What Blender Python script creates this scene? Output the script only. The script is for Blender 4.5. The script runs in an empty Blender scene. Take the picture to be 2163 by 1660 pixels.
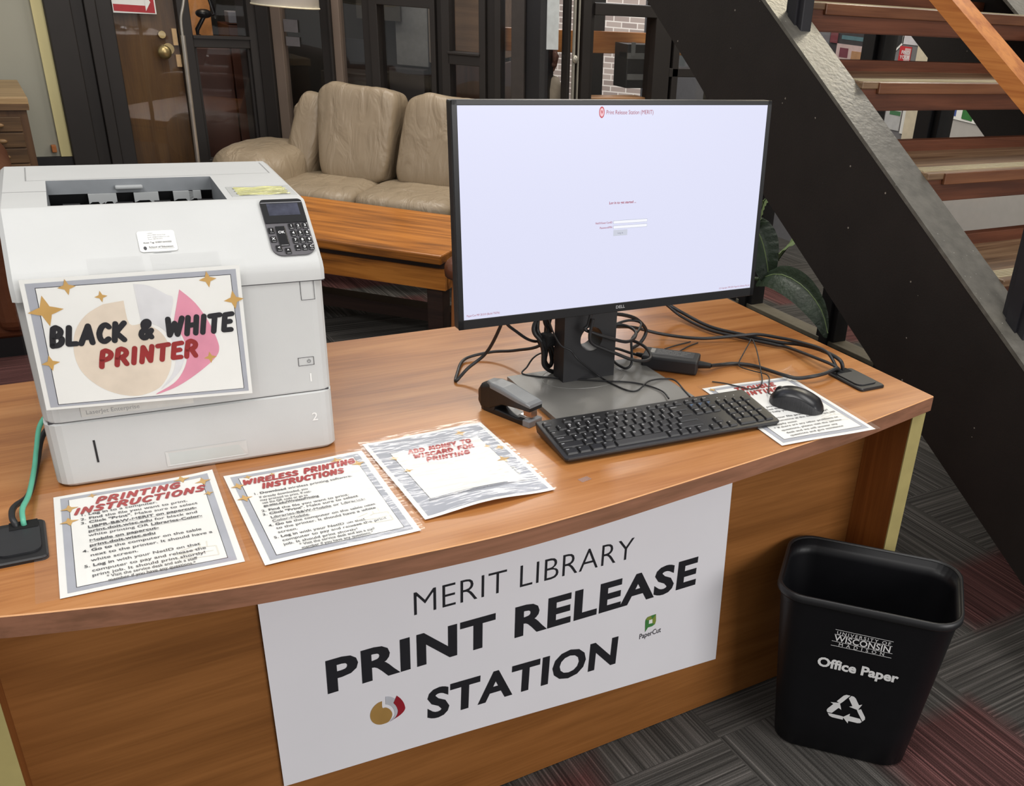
import bpy, bmesh, math, random
from mathutils import Vector, Matrix, noise as mnoise
random.seed(7)
SC = bpy.context.scene
COL = SC.collection
R = math.radians

# ------------------------------------------------------------------ camera, world, lamps, exposure
cam_d = bpy.data.cameras.new('camera')
cam = bpy.data.objects.new('camera', cam_d); COL.objects.link(cam)
CR = Vector((0.84045775, -0.53782462, 0.06614712))
CU = Vector((0.20075644, 0.42243068, 0.88388301))
CF = Vector((0.50331662, 0.72958687, -0.4630069))
cam.matrix_world = Matrix(((CR.x, CU.x, -CF.x, 0), (CR.y, CU.y, -CF.y, 0), (CR.z, CU.z, -CF.z, 1.46777), (0, 0, 0, 1)))
cam_d.sensor_fit = 'HORIZONTAL'; cam_d.sensor_width = 36.0
cam_d.lens = 2026.511 / 2163 * 36.0
cam_d.shift_x = -262.906 / 2163; cam_d.shift_y = 181.437 / 2163
cam_d.clip_start = 0.02; cam_d.clip_end = 60
SC.camera = cam

world = bpy.data.worlds.new('world'); SC.world = world; world.use_nodes = True
bg = world.node_tree.nodes['Background']
bg.inputs[0].default_value = (1.0, 0.985, 0.97, 1); bg.inputs[1].default_value = 0.43

def area(name, loc, target, sx, sy, power, col):
    d = bpy.data.lights.new(name, 'AREA'); d.shape = 'RECTANGLE'; d.size = sx; d.size_y = sy
    d.energy = power; d.color = col
    o = bpy.data.objects.new(name, d); COL.objects.link(o); o.location = loc
    o.rotation_euler = (Vector(target) - Vector(loc)).to_track_quat('-Z', 'Y').to_euler()
    return o
area('overhead_light', (-0.45, 0.8, 2.75), (0.0, 1.3, 0.7), 1.2, 0.9, 25, (1.0, 0.975, 0.94))
area('overhead_light', (1.5, 0.75, 2.75), (1.2, 1.2, 0.7), 1.2, 0.9, 19, (1.0, 0.975, 0.94))
area('overhead_light', (2.6, 4.4, 2.75), (2.1, 1.7, 0.0), 0.6, 0.4, 22, (1.0, 0.93, 0.82))  # extra lamp, added to brighten the carpet under the stairs
area('overhead_light', (2.05, 4.95, 2.75), (1.7, 3.9, 0.4), 1.5, 0.4, 21, (1.0, 0.95, 0.88))
area('overhead_light', (0.7, 3.5, 2.75), (1.1, 5.2, 0.8), 1.0, 0.6, 19, (1.0, 0.95, 0.88))
area('overhead_light', (3.55, 3.1, 2.85), (2.6, 2.2, 0.9), 0.9, 0.6, 20, (1.0, 0.88, 0.62))
area('overhead_light', (4.0, 3.2, 2.7), (4.25, 3.5, 0.2), 0.6, 1.2, 20, (1.0, 0.97, 0.92))
area('front_fill_light', (2.3, -3.0, 2.0), (0.9, 1.3, 0.45), 3.0, 1.7, 108, (1.0, 0.98, 0.96))  # unseen fill light added behind the camera to brighten the desk front
area('daylight', (6.2, 9.3, 3.4), (7.2, 11.2, 0.6), 3.5, 2.0, 170, (0.97, 0.98, 1.0))
area('daylight', (3.6, 6.2, 2.6), (2.7, 5.0, 0.9), 0.6, 0.4, 24, (0.97, 0.98, 1.0))
area('studio_lamp', (1.2, 6.2, 2.0), (1.22, 6.6, 1.2), 0.3, 0.3, 3.5, (1.0, 0.85, 0.65))
area('back_room_lamp', (0.2, 7.5, 2.6), (1.9, 6.2, 0.6), 0.5, 0.5, 8, (1.0, 0.95, 0.88))

SC.view_settings.view_transform = 'Standard'; SC.view_settings.look = 'None'
SC.view_settings.exposure = 0.0; SC.view_settings.gamma = 1.0
try: SC.view_settings.use_curve_mapping = False
except Exception: pass

# ------------------------------------------------------------------ materials
def srgb(r, g, b):
    f = lambda c: (c / 255.0 / 12.92) if c / 255.0 <= 0.04045 else ((c / 255.0 + 0.055) / 1.055) ** 2.4
    return (f(r), f(g), f(b), 1.0)
MC = {}
def new_mat(name):
    m = bpy.data.materials.new(name); m.use_nodes = True
    nt = m.node_tree
    return m, nt, nt.nodes['Principled BSDF']
def N(nt, t, **kw):
    n = nt.nodes.new(t)
    for k, v in kw.items(): setattr(n, k, v)
    return n
def specks(m, col, scale, thr, amt=0.8):
    """small scattered chips of a lighter colour, fixed to the surface"""
    nt = m.node_tree; p = nt.nodes['Principled BSDF']; src = p.inputs['Base Color'].links[0].from_socket
    tc = N(nt, 'ShaderNodeTexCoord'); v = N(nt, 'ShaderNodeTexVoronoi'); v.inputs['Scale'].default_value = scale; nt.links.new(tc.outputs['Object'], v.inputs['Vector'])
    w = N(nt, 'ShaderNodeTexNoise'); w.inputs['Scale'].default_value = scale * .4; nt.links.new(tc.outputs['Object'], w.inputs['Vector'])
    a = N(nt, 'ShaderNodeMath', operation='LESS_THAN'); a.inputs[1].default_value = 0.10; nt.links.new(v.outputs['Distance'], a.inputs[0])
    b = N(nt, 'ShaderNodeMath', operation='GREATER_THAN'); b.inputs[1].default_value = thr; nt.links.new(w.outputs[0], b.inputs[0])
    c = N(nt, 'ShaderNodeMath', operation='MULTIPLY'); nt.links.new(a.outputs[0], c.inputs[0]); nt.links.new(b.outputs[0], c.inputs[1])
    d = N(nt, 'ShaderNodeMath', operation='MULTIPLY'); d.inputs[1].default_value = amt; nt.links.new(c.outputs[0], d.inputs[0])
    x = N(nt, 'ShaderNodeMix', data_type='RGBA'); nt.links.new(d.outputs[0], x.inputs[0]); nt.links.new(src, x.inputs[6]); x.inputs[7].default_value = srgb(*col)
    nt.links.new(x.outputs[2], p.inputs['Base Color']); return m
def mat(name, col, rough=0.5, metal=0.0, spec=0.5, var=0.08, vscale=30.0, bump=0.0, bscale=80.0, coat=0.0, trans=0.0, alpha=1.0, stretch=(1, 1, 1)):
    if name in MC: return MC[name]
    m, nt, p = new_mat(name)
    if len(col) == 3: col = srgb(*col)
    p.inputs['Roughness'].default_value = rough; p.inputs['Metallic'].default_value = metal
    p.inputs['Specular IOR Level'].default_value = spec
    p.inputs['Coat Weight'].default_value = coat; p.inputs['Coat Roughness'].default_value = 0.1
    tc = N(nt, 'ShaderNodeTexCoord'); mp = N(nt, 'ShaderNodeMapping'); mp.inputs['Scale'].default_value = stretch
    nt.links.new(tc.outputs['Object'], mp.inputs[0])
    nz = N(nt, 'ShaderNodeTexNoise'); nz.inputs['Scale'].default_value = vscale; nz.inputs['Detail'].default_value = 5
    nt.links.new(mp.outputs[0], nz.inputs['Vector'])
    cr = N(nt, 'ShaderNodeValToRGB')
    cr.color_ramp.elements[0].position = 0.3; cr.color_ramp.elements[1].position = 0.7
    cr.color_ramp.elements[0].color = tuple(c * (1 - var) for c in col[:3]) + (1,)
    cr.color_ramp.elements[1].color = tuple(min(1, c * (1 + var)) for c in col[:3]) + (1,)
    nt.links.new(nz.outputs[0], cr.inputs[0]); nt.links.new(cr.outputs[0], p.inputs['Base Color'])
    if bump:
        n2 = N(nt, 'ShaderNodeTexNoise'); n2.inputs['Scale'].default_value = bscale; n2.inputs['Detail'].default_value = 3
        nt.links.new(mp.outputs[0], n2.inputs['Vector'])
        b = N(nt, 'ShaderNodeBump'); b.inputs['Strength'].default_value = bump; b.inputs['Distance'].default_value = 0.01
        nt.links.new(n2.outputs[0], b.inputs['Height']); nt.links.new(b.outputs[0], p.inputs['Normal'])
    MC[name] = m
    return m
def wood(name, c1, c2, c3=None, axis=0, scale=1.0, rough=0.4, coat=0.0, spec=0.4, streak=14.0, bump=0.06):
    if name in MC: return MC[name]
    m, nt, p = new_mat(name)
    tc = N(nt, 'ShaderNodeTexCoord'); mp = N(nt, 'ShaderNodeMapping')
    s = [streak * scale] * 3; s[axis] = 1.1 * scale
    mp.inputs['Scale'].default_value = s
    nt.links.new(tc.outputs['Object'], mp.inputs[0])
    n1 = N(nt, 'ShaderNodeTexNoise'); n1.inputs['Scale'].default_value = 1.6; n1.inputs['Detail'].default_value = 6; n1.inputs['Distortion'].default_value = 0.6
    nt.links.new(mp.outputs[0], n1.inputs['Vector'])
    s2 = [130.0 * scale] * 3; s2[axis] = 4.0 * scale
    mp2 = N(nt, 'ShaderNodeMapping'); mp2.inputs['Scale'].default_value = s2
    nt.links.new(tc.outputs['Object'], mp2.inputs[0])
    n2 = N(nt, 'ShaderNodeTexNoise'); n2.inputs['Scale'].default_value = 1.5; n2.inputs['Detail'].default_value = 4
    nt.links.new(mp2.outputs[0], n2.inputs['Vector'])
    mx = N(nt, 'ShaderNodeMath', operation='MULTIPLY_ADD'); mx.inputs[1].default_value = 0.28; 
    nt.links.new(n2.outputs[0], mx.inputs[0]); 
    mm = N(nt, 'ShaderNodeMath', operation='MULTIPLY'); mm.inputs[1].default_value = 0.72
    nt.links.new(n1.outputs[0], mm.inputs[0]); nt.links.new(mm.outputs[0], mx.inputs[2])
    cr = N(nt, 'ShaderNodeValToRGB'); e = cr.color_ramp.elements
    e[0].position = 0.36; e[0].color = srgb(*c1); e[1].position = 0.62; e[1].color = srgb(*c2)
    if c3:
        k = e.new(0.49); k.color = srgb(*c3)
    nt.links.new(mx.outputs[0], cr.inputs[0]); nt.links.new(cr.outputs[0], p.inputs['Base Color'])
    p.inputs['Roughness'].default_value = rough; p.inputs['Coat Weight'].default_value = coat; p.inputs['Coat Roughness'].default_value = 0.12
    p.inputs['Specular IOR Level'].default_value = spec
    b = N(nt, 'ShaderNodeBump'); b.inputs['Strength'].default_value = bump; b.inputs['Distance'].default_value = 0.004
    nt.links.new(n2.outputs[0], b.inputs['Height']); nt.links.new(b.outputs[0], p.inputs['Normal'])
    MC[name] = m
    return m
def emis(name, col, strength):
    if name in MC: return MC[name]
    m, nt, p = new_mat(name)
    c = srgb(*col)
    p.inputs['Base Color'].default_value = (0.01, 0.01, 0.01, 1); p.inputs['Roughness'].default_value = 0.35
    p.inputs['Emission Color'].default_value = c; p.inputs['Emission Strength'].default_value = strength
    MC[name] = m
    return m
def film(name, rough=0.08, k=1.0, bump=0.3, bscale=14.0, tint=(1, 1, 1), stretch=(1, 1, 1)):
    """clear plastic film: see-through with a rippled gloss"""
    if name in MC: return MC[name]
    m, nt, p = new_mat(name)
    nt.nodes.remove(p); out = nt.nodes['Material Output']
    tr = N(nt, 'ShaderNodeBsdfTransparent'); tr.inputs[0].default_value = tint + (1,)
    gl = N(nt, 'ShaderNodeBsdfGlossy'); gl.inputs['Roughness'].default_value = rough; gl.inputs[0].default_value = (1, 1, 1, 1)
    lw = N(nt, 'ShaderNodeLayerWeight'); lw.inputs[0].default_value = 0.5
    pw = N(nt, 'ShaderNodeMath', operation='POWER'); pw.inputs[1].default_value = 5.0
    fr = N(nt, 'ShaderNodeMath', operation='MULTIPLY_ADD'); fr.inputs[1].default_value = 0.96; fr.inputs[2].default_value = 0.04
    nt.links.new(lw.outputs['Facing'], pw.inputs[0]); nt.links.new(pw.outputs[0], fr.inputs[0])
    ml = N(nt, 'ShaderNodeMath', operation='MULTIPLY', use_clamp=True); ml.inputs[1].default_value = k
    mix = N(nt, 'ShaderNodeMixShader')
    tc = N(nt, 'ShaderNodeTexCoord'); mp = N(nt, 'ShaderNodeMapping'); mp.inputs['Scale'].default_value = stretch
    nz = N(nt, 'ShaderNodeTexNoise'); nz.inputs['Scale'].default_value = bscale; nz.inputs['Detail'].default_value = 3
    b = N(nt, 'ShaderNodeBump'); b.inputs['Strength'].default_value = bump; b.inputs['Distance'].default_value = 0.01
    L = nt.links.new
    L(tc.outputs['Object'], mp.inputs[0]); L(mp.outputs[0], nz.inputs['Vector']); L(nz.outputs[0], b.inputs['Height'])
    if bump > 0: L(b.outputs[0], gl.inputs['Normal'])
    L(fr.outputs[0], ml.inputs[0]); L(ml.outputs[0], mix.inputs[0]); L(tr.outputs[0], mix.inputs[1]); L(gl.outputs[0], mix.inputs[2])
    L(mix.outputs[0], out.inputs[0])
    MC[name] = m
    return m

def carpet_mat():
    m, nt, p = new_mat('striped_carpet_tiles'); L = nt.links.new
    tc = N(nt, 'ShaderNodeTexCoord'); sp = N(nt, 'ShaderNodeSeparateXYZ'); L(tc.outputs['Object'], sp.inputs[0])
    def M(op, a, b=None, c=None):
        n = N(nt, 'ShaderNodeMath', operation=op)
        for i, v in enumerate((a, b, c)):
            if v is None: continue
            if isinstance(v, (int, float)): n.inputs[i].default_value = v
            else: L(v, n.inputs[i])
        return n.outputs[0]
    X, Y = sp.outputs[0], sp.outputs[1]
    ix = M('FLOOR', M('DIVIDE', M('ADD', X, 0.12), 0.61)); iy = M('FLOOR', M('DIVIDE', M('ADD', Y, 0.02), 0.61))
    par = M('MODULO', M('ADD', M('ADD', ix, iy), 40), 2)
    a = M('ADD', M('MULTIPLY', X, par), M('MULTIPLY', Y, M('SUBTRACT', 1, par)))
    b = M('ADD', M('MULTIPLY', Y, par), M('MULTIPLY', X, M('SUBTRACT', 1, par)))
    cv = N(nt, 'ShaderNodeCombineXYZ'); L(M('MULTIPLY', a, 215.0), cv.inputs[0]); L(M('MULTIPLY', b, 1.4), cv.inputs[1]); L(M('ADD', M('MULTIPLY', ix, 3.7), M('MULTIPLY', iy, 7.3)), cv.inputs[2])
    n1 = N(nt, 'ShaderNodeTexNoise'); n1.inputs['Scale'].default_value = 1.0; n1.inputs['Detail'].default_value = 3; L(cv.outputs[0], n1.inputs['Vector'])
    cr = N(nt, 'ShaderNodeValToRGB'); e = cr.color_ramp.elements
    e[0].position = 0.34; e[0].color = srgb(54, 52, 50); e[1].position = 0.70; e[1].color = srgb(114, 110, 106)
    k = e.new(0.48); k.color = srgb(72, 70, 67); k = e.new(0.58); k.color = srgb(86, 83, 80)
    L(n1.outputs[0], cr.inputs[0])
    n2 = N(nt, 'ShaderNodeTexNoise'); n2.inputs['Scale'].default_value = 420.0; n2.inputs['Detail'].default_value = 2; L(tc.outputs['Object'], n2.inputs['Vector'])
    n3 = N(nt, 'ShaderNodeTexNoise'); n3.inputs['Scale'].default_value = 5.0; n3.inputs['Detail'].default_value = 3; L(tc.outputs['Object'], n3.inputs['Vector'])
    fz = M('MULTIPLY_ADD', M('SUBTRACT', n3.outputs[0], 0.5), 0.10, 0.0)
    red = None
    for (x0, x1, y0, y1) in ((1.92, 2.7, 1.17, 1.47), (1.34, 1.74, 0.35, 1.05), (0.55, 0.84, 1.10, 1.30), (1.0, 1.7, 4.62, 5.1), (1.42, 1.72, 4.15, 4.45), (3.25, 3.6, 3.02, 3.32), (3.3, 3.62, 3.6, 4.3), (-0.5, 0.4, 3.6, 4.4), (4.0, 4.4, 3.3, 3.9)):
        cx, cy, hx, hy = (x0 + x1) / 2, (y0 + y1) / 2, (x1 - x0) / 2, (y1 - y0) / 2
        dx = M('SUBTRACT', hx, M('ABSOLUTE', M('SUBTRACT', M('ADD', X, fz), cx))); dy = M('SUBTRACT', hy, M('ABSOLUTE', M('SUBTRACT', M('ADD', Y, fz), cy)))
        d = M('MINIMUM', dx, dy); d = N(nt, 'ShaderNodeMath', operation='MULTIPLY', use_clamp=True)
        L(M('ADD', M('MINIMUM', dx, dy), 0.0), d.inputs[0]); d.inputs[1].default_value = 18.0
        red = d.outputs[0] if red is None else M('MAXIMUM', red, d.outputs[0])
    red = M('MULTIPLY', red, 0.7)
    mx = N(nt, 'ShaderNodeMix', data_type='RGBA', blend_type='MULTIPLY'); mx.inputs[0].default_value = 1.0
    L(cr.outputs[0], mx.inputs[6]); mx.inputs[7].default_value = (1.35, 0.42, 0.44, 1)
    m2 = N(nt, 'ShaderNodeMix', data_type='RGBA'); L(red, m2.inputs[0]); L(cr.outputs[0], m2.inputs[6]); L(mx.outputs[2], m2.inputs[7])
    m3 = N(nt, 'ShaderNodeMix', data_type='RGBA', blend_type='OVERLAY'); m3.inputs[0].default_value = 0.45; L(m2.outputs[2], m3.inputs[6]); L(n2.outputs[0], m3.inputs[7])
    L(m3.outputs[2], p.inputs['Base Color']); p.inputs['Roughness'].default_value = 0.95; p.inputs['Specular IOR Level'].default_value = 0.1
    bp = N(nt, 'ShaderNodeBump'); bp.inputs['Strength'].default_value = 0.5; bp.inputs['Distance'].default_value = 0.004
    L(n2.outputs[0], bp.inputs['Height']); L(bp.outputs[0], p.inputs['Normal'])
    return m
def brick_mat():
    m, nt, p = new_mat('pale_brick'); L = nt.links.new
    tc = N(nt, 'ShaderNodeTexCoord'); mp = N(nt, 'ShaderNodeMapping'); mp.inputs['Rotation'].default_value = (R(90), 0, 0)
    L(tc.outputs['Object'], mp.inputs[0])
    b = N(nt, 'ShaderNodeTexBrick'); L(mp.outputs[0], b.inputs['Vector'])
    b.inputs['Color1'].default_value = srgb(176, 160, 150); b.inputs['Color2'].default_value = srgb(150, 134, 126); b.inputs['Mortar'].default_value = srgb(225, 215, 205)
    b.inputs['Scale'].default_value = 1.0; b.inputs['Brick Width'].default_value = 0.2; b.inputs['Row Height'].default_value = 0.068; b.inputs['Mortar Size'].default_value = 0.007
    L(b.outputs[0], p.inputs['Base Color']); p.inputs['Roughness'].default_value = 0.9
    return m
def leather(name, c, bump=0.5, scale=9.0, rough=0.42, dark=0.25):
    if name in MC: return MC[name]
    m, nt, p = new_mat(name); L = nt.links.new
    tc = N(nt, 'ShaderNodeTexCoord')
    n1 = N(nt, 'ShaderNodeTexNoise'); n1.inputs['Scale'].default_value = scale; n1.inputs['Detail'].default_value = 3; n1.inputs['Distortion'].default_value = 0.9
    mpl = N(nt, 'ShaderNodeMapping'); mpl.inputs['Scale'].default_value = (13, 9, 4.2) if scale == 1.0 else (1, 1, 1); mpl.inputs['Rotation'].default_value = (0, 0.25, 0); L(tc.outputs['Object'], mpl.inputs[0]); L(mpl.outputs[0], n1.inputs['Vector'])
    n2 = N(nt, 'ShaderNodeTexNoise'); n2.inputs['Scale'].default_value = 220; L(tc.outputs['Object'], n2.inputs['Vector'])
    n3 = N(nt, 'ShaderNodeTexNoise'); n3.inputs['Scale'].default_value = 3.0; n3.inputs['Detail'].default_value = 3; L(tc.outputs['Object'], n3.inputs['Vector'])
    cr = N(nt, 'ShaderNodeValToRGB'); c = srgb(*c)
    cr.color_ramp.elements[0].position = .3; cr.color_ramp.elements[0].color = tuple(v * (1 - dark) for v in c[:3]) + (1,)
    cr.color_ramp.elements[1].position = .7; cr.color_ramp.elements[1].color = c
    L(n3.outputs[0], cr.inputs[0]); L(cr.outputs[0], p.inputs['Base Color'])
    p.inputs['Roughness'].default_value = rough
    b1 = N(nt, 'ShaderNodeBump'); b1.inputs['Strength'].default_value = bump; b1.inputs['Distance'].default_value = 0.03; L(n1.outputs[0], b1.inputs['Height'])
    b2 = N(nt, 'ShaderNodeBump'); b2.inputs['Strength'].default_value = 0.15; b2.inputs['Distance'].default_value = 0.002; L(n2.outputs[0], b2.inputs['Height']); L(b1.outputs[0], b2.inputs['Normal'])
    L(b2.outputs[0], p.inputs['Normal'])
    MC[name] = m
    return m

# ------------------------------------------------------------------ mesh builder
class MB:
    def __init__(s): s.v = []; s.f = []; s.fm = []; s.fs = []; s.mi = 0; s.sm = False; s.M = None
    def add(s, vs, fs, smooth=None):
        o = len(s.v)
        for p in vs:
            p = Vector(p)
            s.v.append(s.M @ p if s.M is not None else p)
        for f in fs:
            s.f.append(tuple(o + i for i in f)); s.fm.append(s.mi); s.fs.append(s.sm if smooth is None else smooth)
        return s
    def box(s, x0, x1, y0, y1, z0, z1, bev=0.0, seg=2):
        if bev <= 0:
            v = [(x, y, z) for z in (z0, z1) for y in (y0, y1) for x in (x0, x1)]
            return s.add(v, [(0, 2, 3, 1), (4, 5, 7, 6), (0, 1, 5, 4), (2, 6, 7, 3), (0, 4, 6, 2), (1, 3, 7, 5)])
        bm = bmesh.new(); bmesh.ops.create_cube(bm, size=1.0)
        for v in bm.verts:
            v.co = Vector(((x0 + x1) / 2 + v.co.x * (x1 - x0), (y0 + y1) / 2 + v.co.y * (y1 - y0), (z0 + z1) / 2 + v.co.z * (z1 - z0)))
        bmesh.ops.bevel(bm, geom=list(bm.edges), offset=bev, segments=seg, profile=0.5, affect='EDGES', clamp_overlap=True)
        bm.verts.index_update()
        s.add([v.co.copy() for v in bm.verts], [tuple(v.index for v in f.verts) for f in bm.faces], smooth=False)
        bm.free(); return s
    def prism(s, poly, z0, z1, smooth=False):
        """poly in xy, extruded in z"""
        n = len(poly)
        s.add([(p[0], p[1], z0) for p in poly] + [(p[0], p[1], z1) for p in poly],
              [tuple(range(n))[::-1], tuple(range(n, 2 * n))], smooth=False)
        o = len(s.v) - 2 * n
        for i in range(n):
            j = (i + 1) % n
            s.f.append((o + i, o + j, o + n + j, o + n + i)); s.fm.append(s.mi); s.fs.append(smooth)
        return s
    def loft(s, rings, cap0=True, cap1=True, smooth=True, closed=True):
        n = len(rings[0]); vs = [p for r in rings for p in r]; fs = []
        for i in range(len(rings) - 1):
            for j in range(n if closed else n - 1):
                k = (j + 1) % n
                fs.append((i * n + j, i * n + k, (i + 1) * n + k, (i + 1) * n + j))
        s.add(vs, fs, smooth=smooth)
        if cap0: s.add(rings[0], [tuple(range(n))[::-1]], smooth=False)
        if cap1: s.add(rings[-1], [tuple(range(n))], smooth=False)
        return s
    def tube(s, pts, r, n=8, caps=True, spline=True, sub=6):
        P = [Vector(p) for p in pts]
        if spline and len(P) > 2: P = catmull(P, sub)
        rings = []; t0 = (P[1] - P[0]).normalized(); up = Vector((0, 0, 1)) if abs(t0.z) < 0.9 else Vector((1, 0, 0))
        nrm = (up - t0 * up.dot(t0)).normalized()
        for i, p in enumerate(P):
            t = (P[min(i + 1, len(P) - 1)] - P[max(i - 1, 0)]).normalized()
            nrm = (nrm - t * nrm.dot(t))
            nrm = nrm.normalized() if nrm.length > 1e-6 else t.orthogonal().normalized()
            b = t.cross(nrm); rr = r if isinstance(r, (int, float)) else r[min(len(r) - 1, int(i * len(r) / len(P)))]
            rings.append([p + (nrm * math.cos(2 * math.pi * k / n) + b * math.sin(2 * math.pi * k / n)) * rr for k in range(n)])
        return s.loft(rings, caps, caps)
    def cyl(s, p0, p1, r0, r1=None, n=20, smooth=True):
        p0, p1 = Vector(p0), Vector(p1); r1 = r0 if r1 is None else r1
        t = (p1 - p0).normalized(); a = t.orthogonal().normalized(); b = t.cross(a)
        rg = lambda p, r: [p + (a * math.cos(2 * math.pi * k / n) + b * math.sin(2 * math.pi * k / n)) * r for k in range(n)]
        return s.loft([rg(p0, r0), rg(p1, r1)], smooth=smooth)
    def lathe(s, prof, n=24, c=(0, 0, 0)):
        rings = [[(c[0] + r * math.cos(2 * math.pi * k / n), c[1] + r * math.sin(2 * math.pi * k / n), c[2] + z) for k in range(n)] for r, z in prof]
        return s.loft(rings)
    def grid(s, fn, nu, nv, smooth=True):
        vs = [fn(i / nu, j / nv) for j in range(nv + 1) for i in range(nu + 1)]
        fs = [(j * (nu + 1) + i, j * (nu + 1) + i + 1, (j + 1) * (nu + 1) + i + 1, (j + 1) * (nu + 1) + i) for j in range(nv) for i in range(nu)]
        return s.add(vs, fs, smooth=smooth)
    def ball(s, c, rx, ry, rz, e=1.0, nu=24, nv=14, fn=None):
        """superellipsoid, e<1 boxier"""
        sg = lambda v, k: math.copysign(abs(v) ** k, v)
        rings = []
        for j in range(1, nv):
            ph = -math.pi / 2 + math.pi * j / nv; ring = []
            for i in range(nu):
                th = 2 * math.pi * i / nu
                p = Vector((c[0] + rx * sg(math.cos(ph), e) * sg(math.cos(th), e), c[1] + ry * sg(math.cos(ph), e) * sg(math.sin(th), e), c[2] + rz * sg(math.sin(ph), e)))
                ring.append(fn(p) if fn else p)
            rings.append(ring)
        return s.loft(rings)
    def poly(s, pts): return s.add(pts, [tuple(range(len(pts)))], smooth=False)

def catmull(P, sub):
    out = []
    for i in range(len(P) - 1):
        p0, p1, p2, p3 = P[max(i - 1, 0)], P[i], P[i + 1], P[min(i + 2, len(P) - 1)]
        for k in range(sub):
            t = k / sub
            out.append(0.5 * ((2 * p1) + (p2 - p0) * t + (2 * p0 - 5 * p1 + 4 * p2 - p3) * t * t + (3 * p1 - p0 - 3 * p2 + p3) * t ** 3))
    out.append(P[-1]); return out

def obj(name, mb, mats, parent=None, **props):
    me = bpy.data.meshes.new(name)
    me.from_pydata([tuple(v) for v in mb.v], [], mb.f)
    if not isinstance(mats, (list, tuple)): mats = [mats]
    for m in mats: me.materials.append(m)
    me.polygons.foreach_set('material_index', mb.fm); me.polygons.foreach_set('use_smooth', mb.fs)
    me.update()
    o = bpy.data.objects.new(name, me); COL.objects.link(o)
    if parent is not None: o.parent = parent
    for k, v in props.items(): o[k] = v
    return o
def thing(name, label, cat, loc=(0, 0, 0), rz=0.0, group=None):
    o = bpy.data.objects.new(name, None); COL.objects.link(o); o.empty_display_size = 0.05
    o.location = loc; o.rotation_euler = (0, 0, rz); o['label'] = label; o['category'] = cat
    if group: o['group'] = group
    return o
def tag(o, label, cat, group=None):
    o['label'] = label; o['category'] = cat
    if group: o['group'] = group
    return o
def struct(name, mb, mats, parent=None):
    o = obj(name, mb, mats, parent)
    if parent is None: o['kind'] = 'structure'
    return o
def sempty(name, loc=(0, 0, 0), rz=0.0):
    o = bpy.data.objects.new(name, None); COL.objects.link(o); o.location = loc; o.rotation_euler = (0, 0, rz); o['kind'] = 'structure'
    return o
def frame_M(o, ex, ey):
    ex, ey = Vector(ex), Vector(ey); ez = ex.cross(ey)
    return Matrix(((ex.x, ey.x, ez.x, o[0]), (ex.y, ey.y, ez.y, o[1]), (ex.z, ey.z, ez.z, o[2]), (0, 0, 0, 1)))

# ------------------------------------------------------------------ lettering
_G = {}
def _txt_mesh(body, off):
    c = bpy.data.curves.new('tmp', 'FONT'); c.body = body; c.offset = off; c.resolution_u = 3
    o = bpy.data.objects.new('tmp', c); m = o.to_mesh()
    vs = [(v.co.x, v.co.y) for v in m.vertices]; fs = [tuple(p.vertices) for p in m.polygons]
    o.to_mesh_clear(); bpy.data.objects.remove(o); bpy.data.curves.remove(c)
    return vs, fs
_HH = None
def glyph(ch, off=0.0):
    global _HH
    if ch == 'M': off = min(off, 0.0)
    k = (ch, off)
    if k in _G: return _G[k]
    if _HH is None: _HH = max(x for x, y in _txt_mesh('HH', 0)[0])
    adv = max(x for x, y in _txt_mesh('H' + ch + 'H', 0)[0]) - _HH
    vs, fs = ([], []) if ch == ' ' else _txt_mesh(ch, off)
    _G[k] = (vs, fs, adv); return _G[k]
CAPH = 0.682 * 0.96
def layout(s, off_r=0.0, off_b=0.028, track=0.0):
    """returns verts, faces, width ; *bold* and _underline_ toggles"""
    V, F = [], []; x = 0; b = u = False
    for i, ch in enumerate(s):
        if ch == '*' and not (i == 0 and len(s) > 1 and s[1] == ' ') and not (i == len(s) - 1 and s.count('*') == 1): b = not b; continue
        if ch == '_': u = not u; continue
        vs, fs, adv = glyph(ch, off_b if b else off_r)
        o = len(V); V += [(x + a, c) for a, c in vs]; F += [tuple(o + i for i in f) for f in fs]
        if u:
            o = len(V); V += [(x, -.23), (x + adv + track, -.23), (x + adv + track, -.175), (x, -.175)]; F.append((o, o + 1, o + 2, o + 3))
        x += adv + track
    return V, F, x - track
def text(mb, s, p0, p1=None, h=0.01, fn=None, bold=0.0, shear=0.0, align='l', wscale=1.0, track=0.0):
    """cap height h; baseline from p0 to p1 (fitted) or along +x"""
    V, F, w = layout(s, bold, bold + 0.014, track)
    k = h / CAPH
    if p1 is not None:
        d = Vector((p1[0] - p0[0], p1[1] - p0[1])); kx = d.length / w; d.normalize(); ox = 0
    else:
        kx = k * wscale; d = Vector((1, 0)); ox = {'l': 0, 'c': -w * kx / 2, 'r': -w * kx}[align]
    out = []
    for a, c in V:
        xx = ox + a * kx + c * k * shear; yy = c * k
        q = (p0[0] + xx * d.x - yy * d.y, p0[1] + xx * d.y + yy * d.x)
        out.append(fn(*q) if fn else (q[0], q[1], 0))
    mb.add(out, F, smooth=False); return mb
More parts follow.
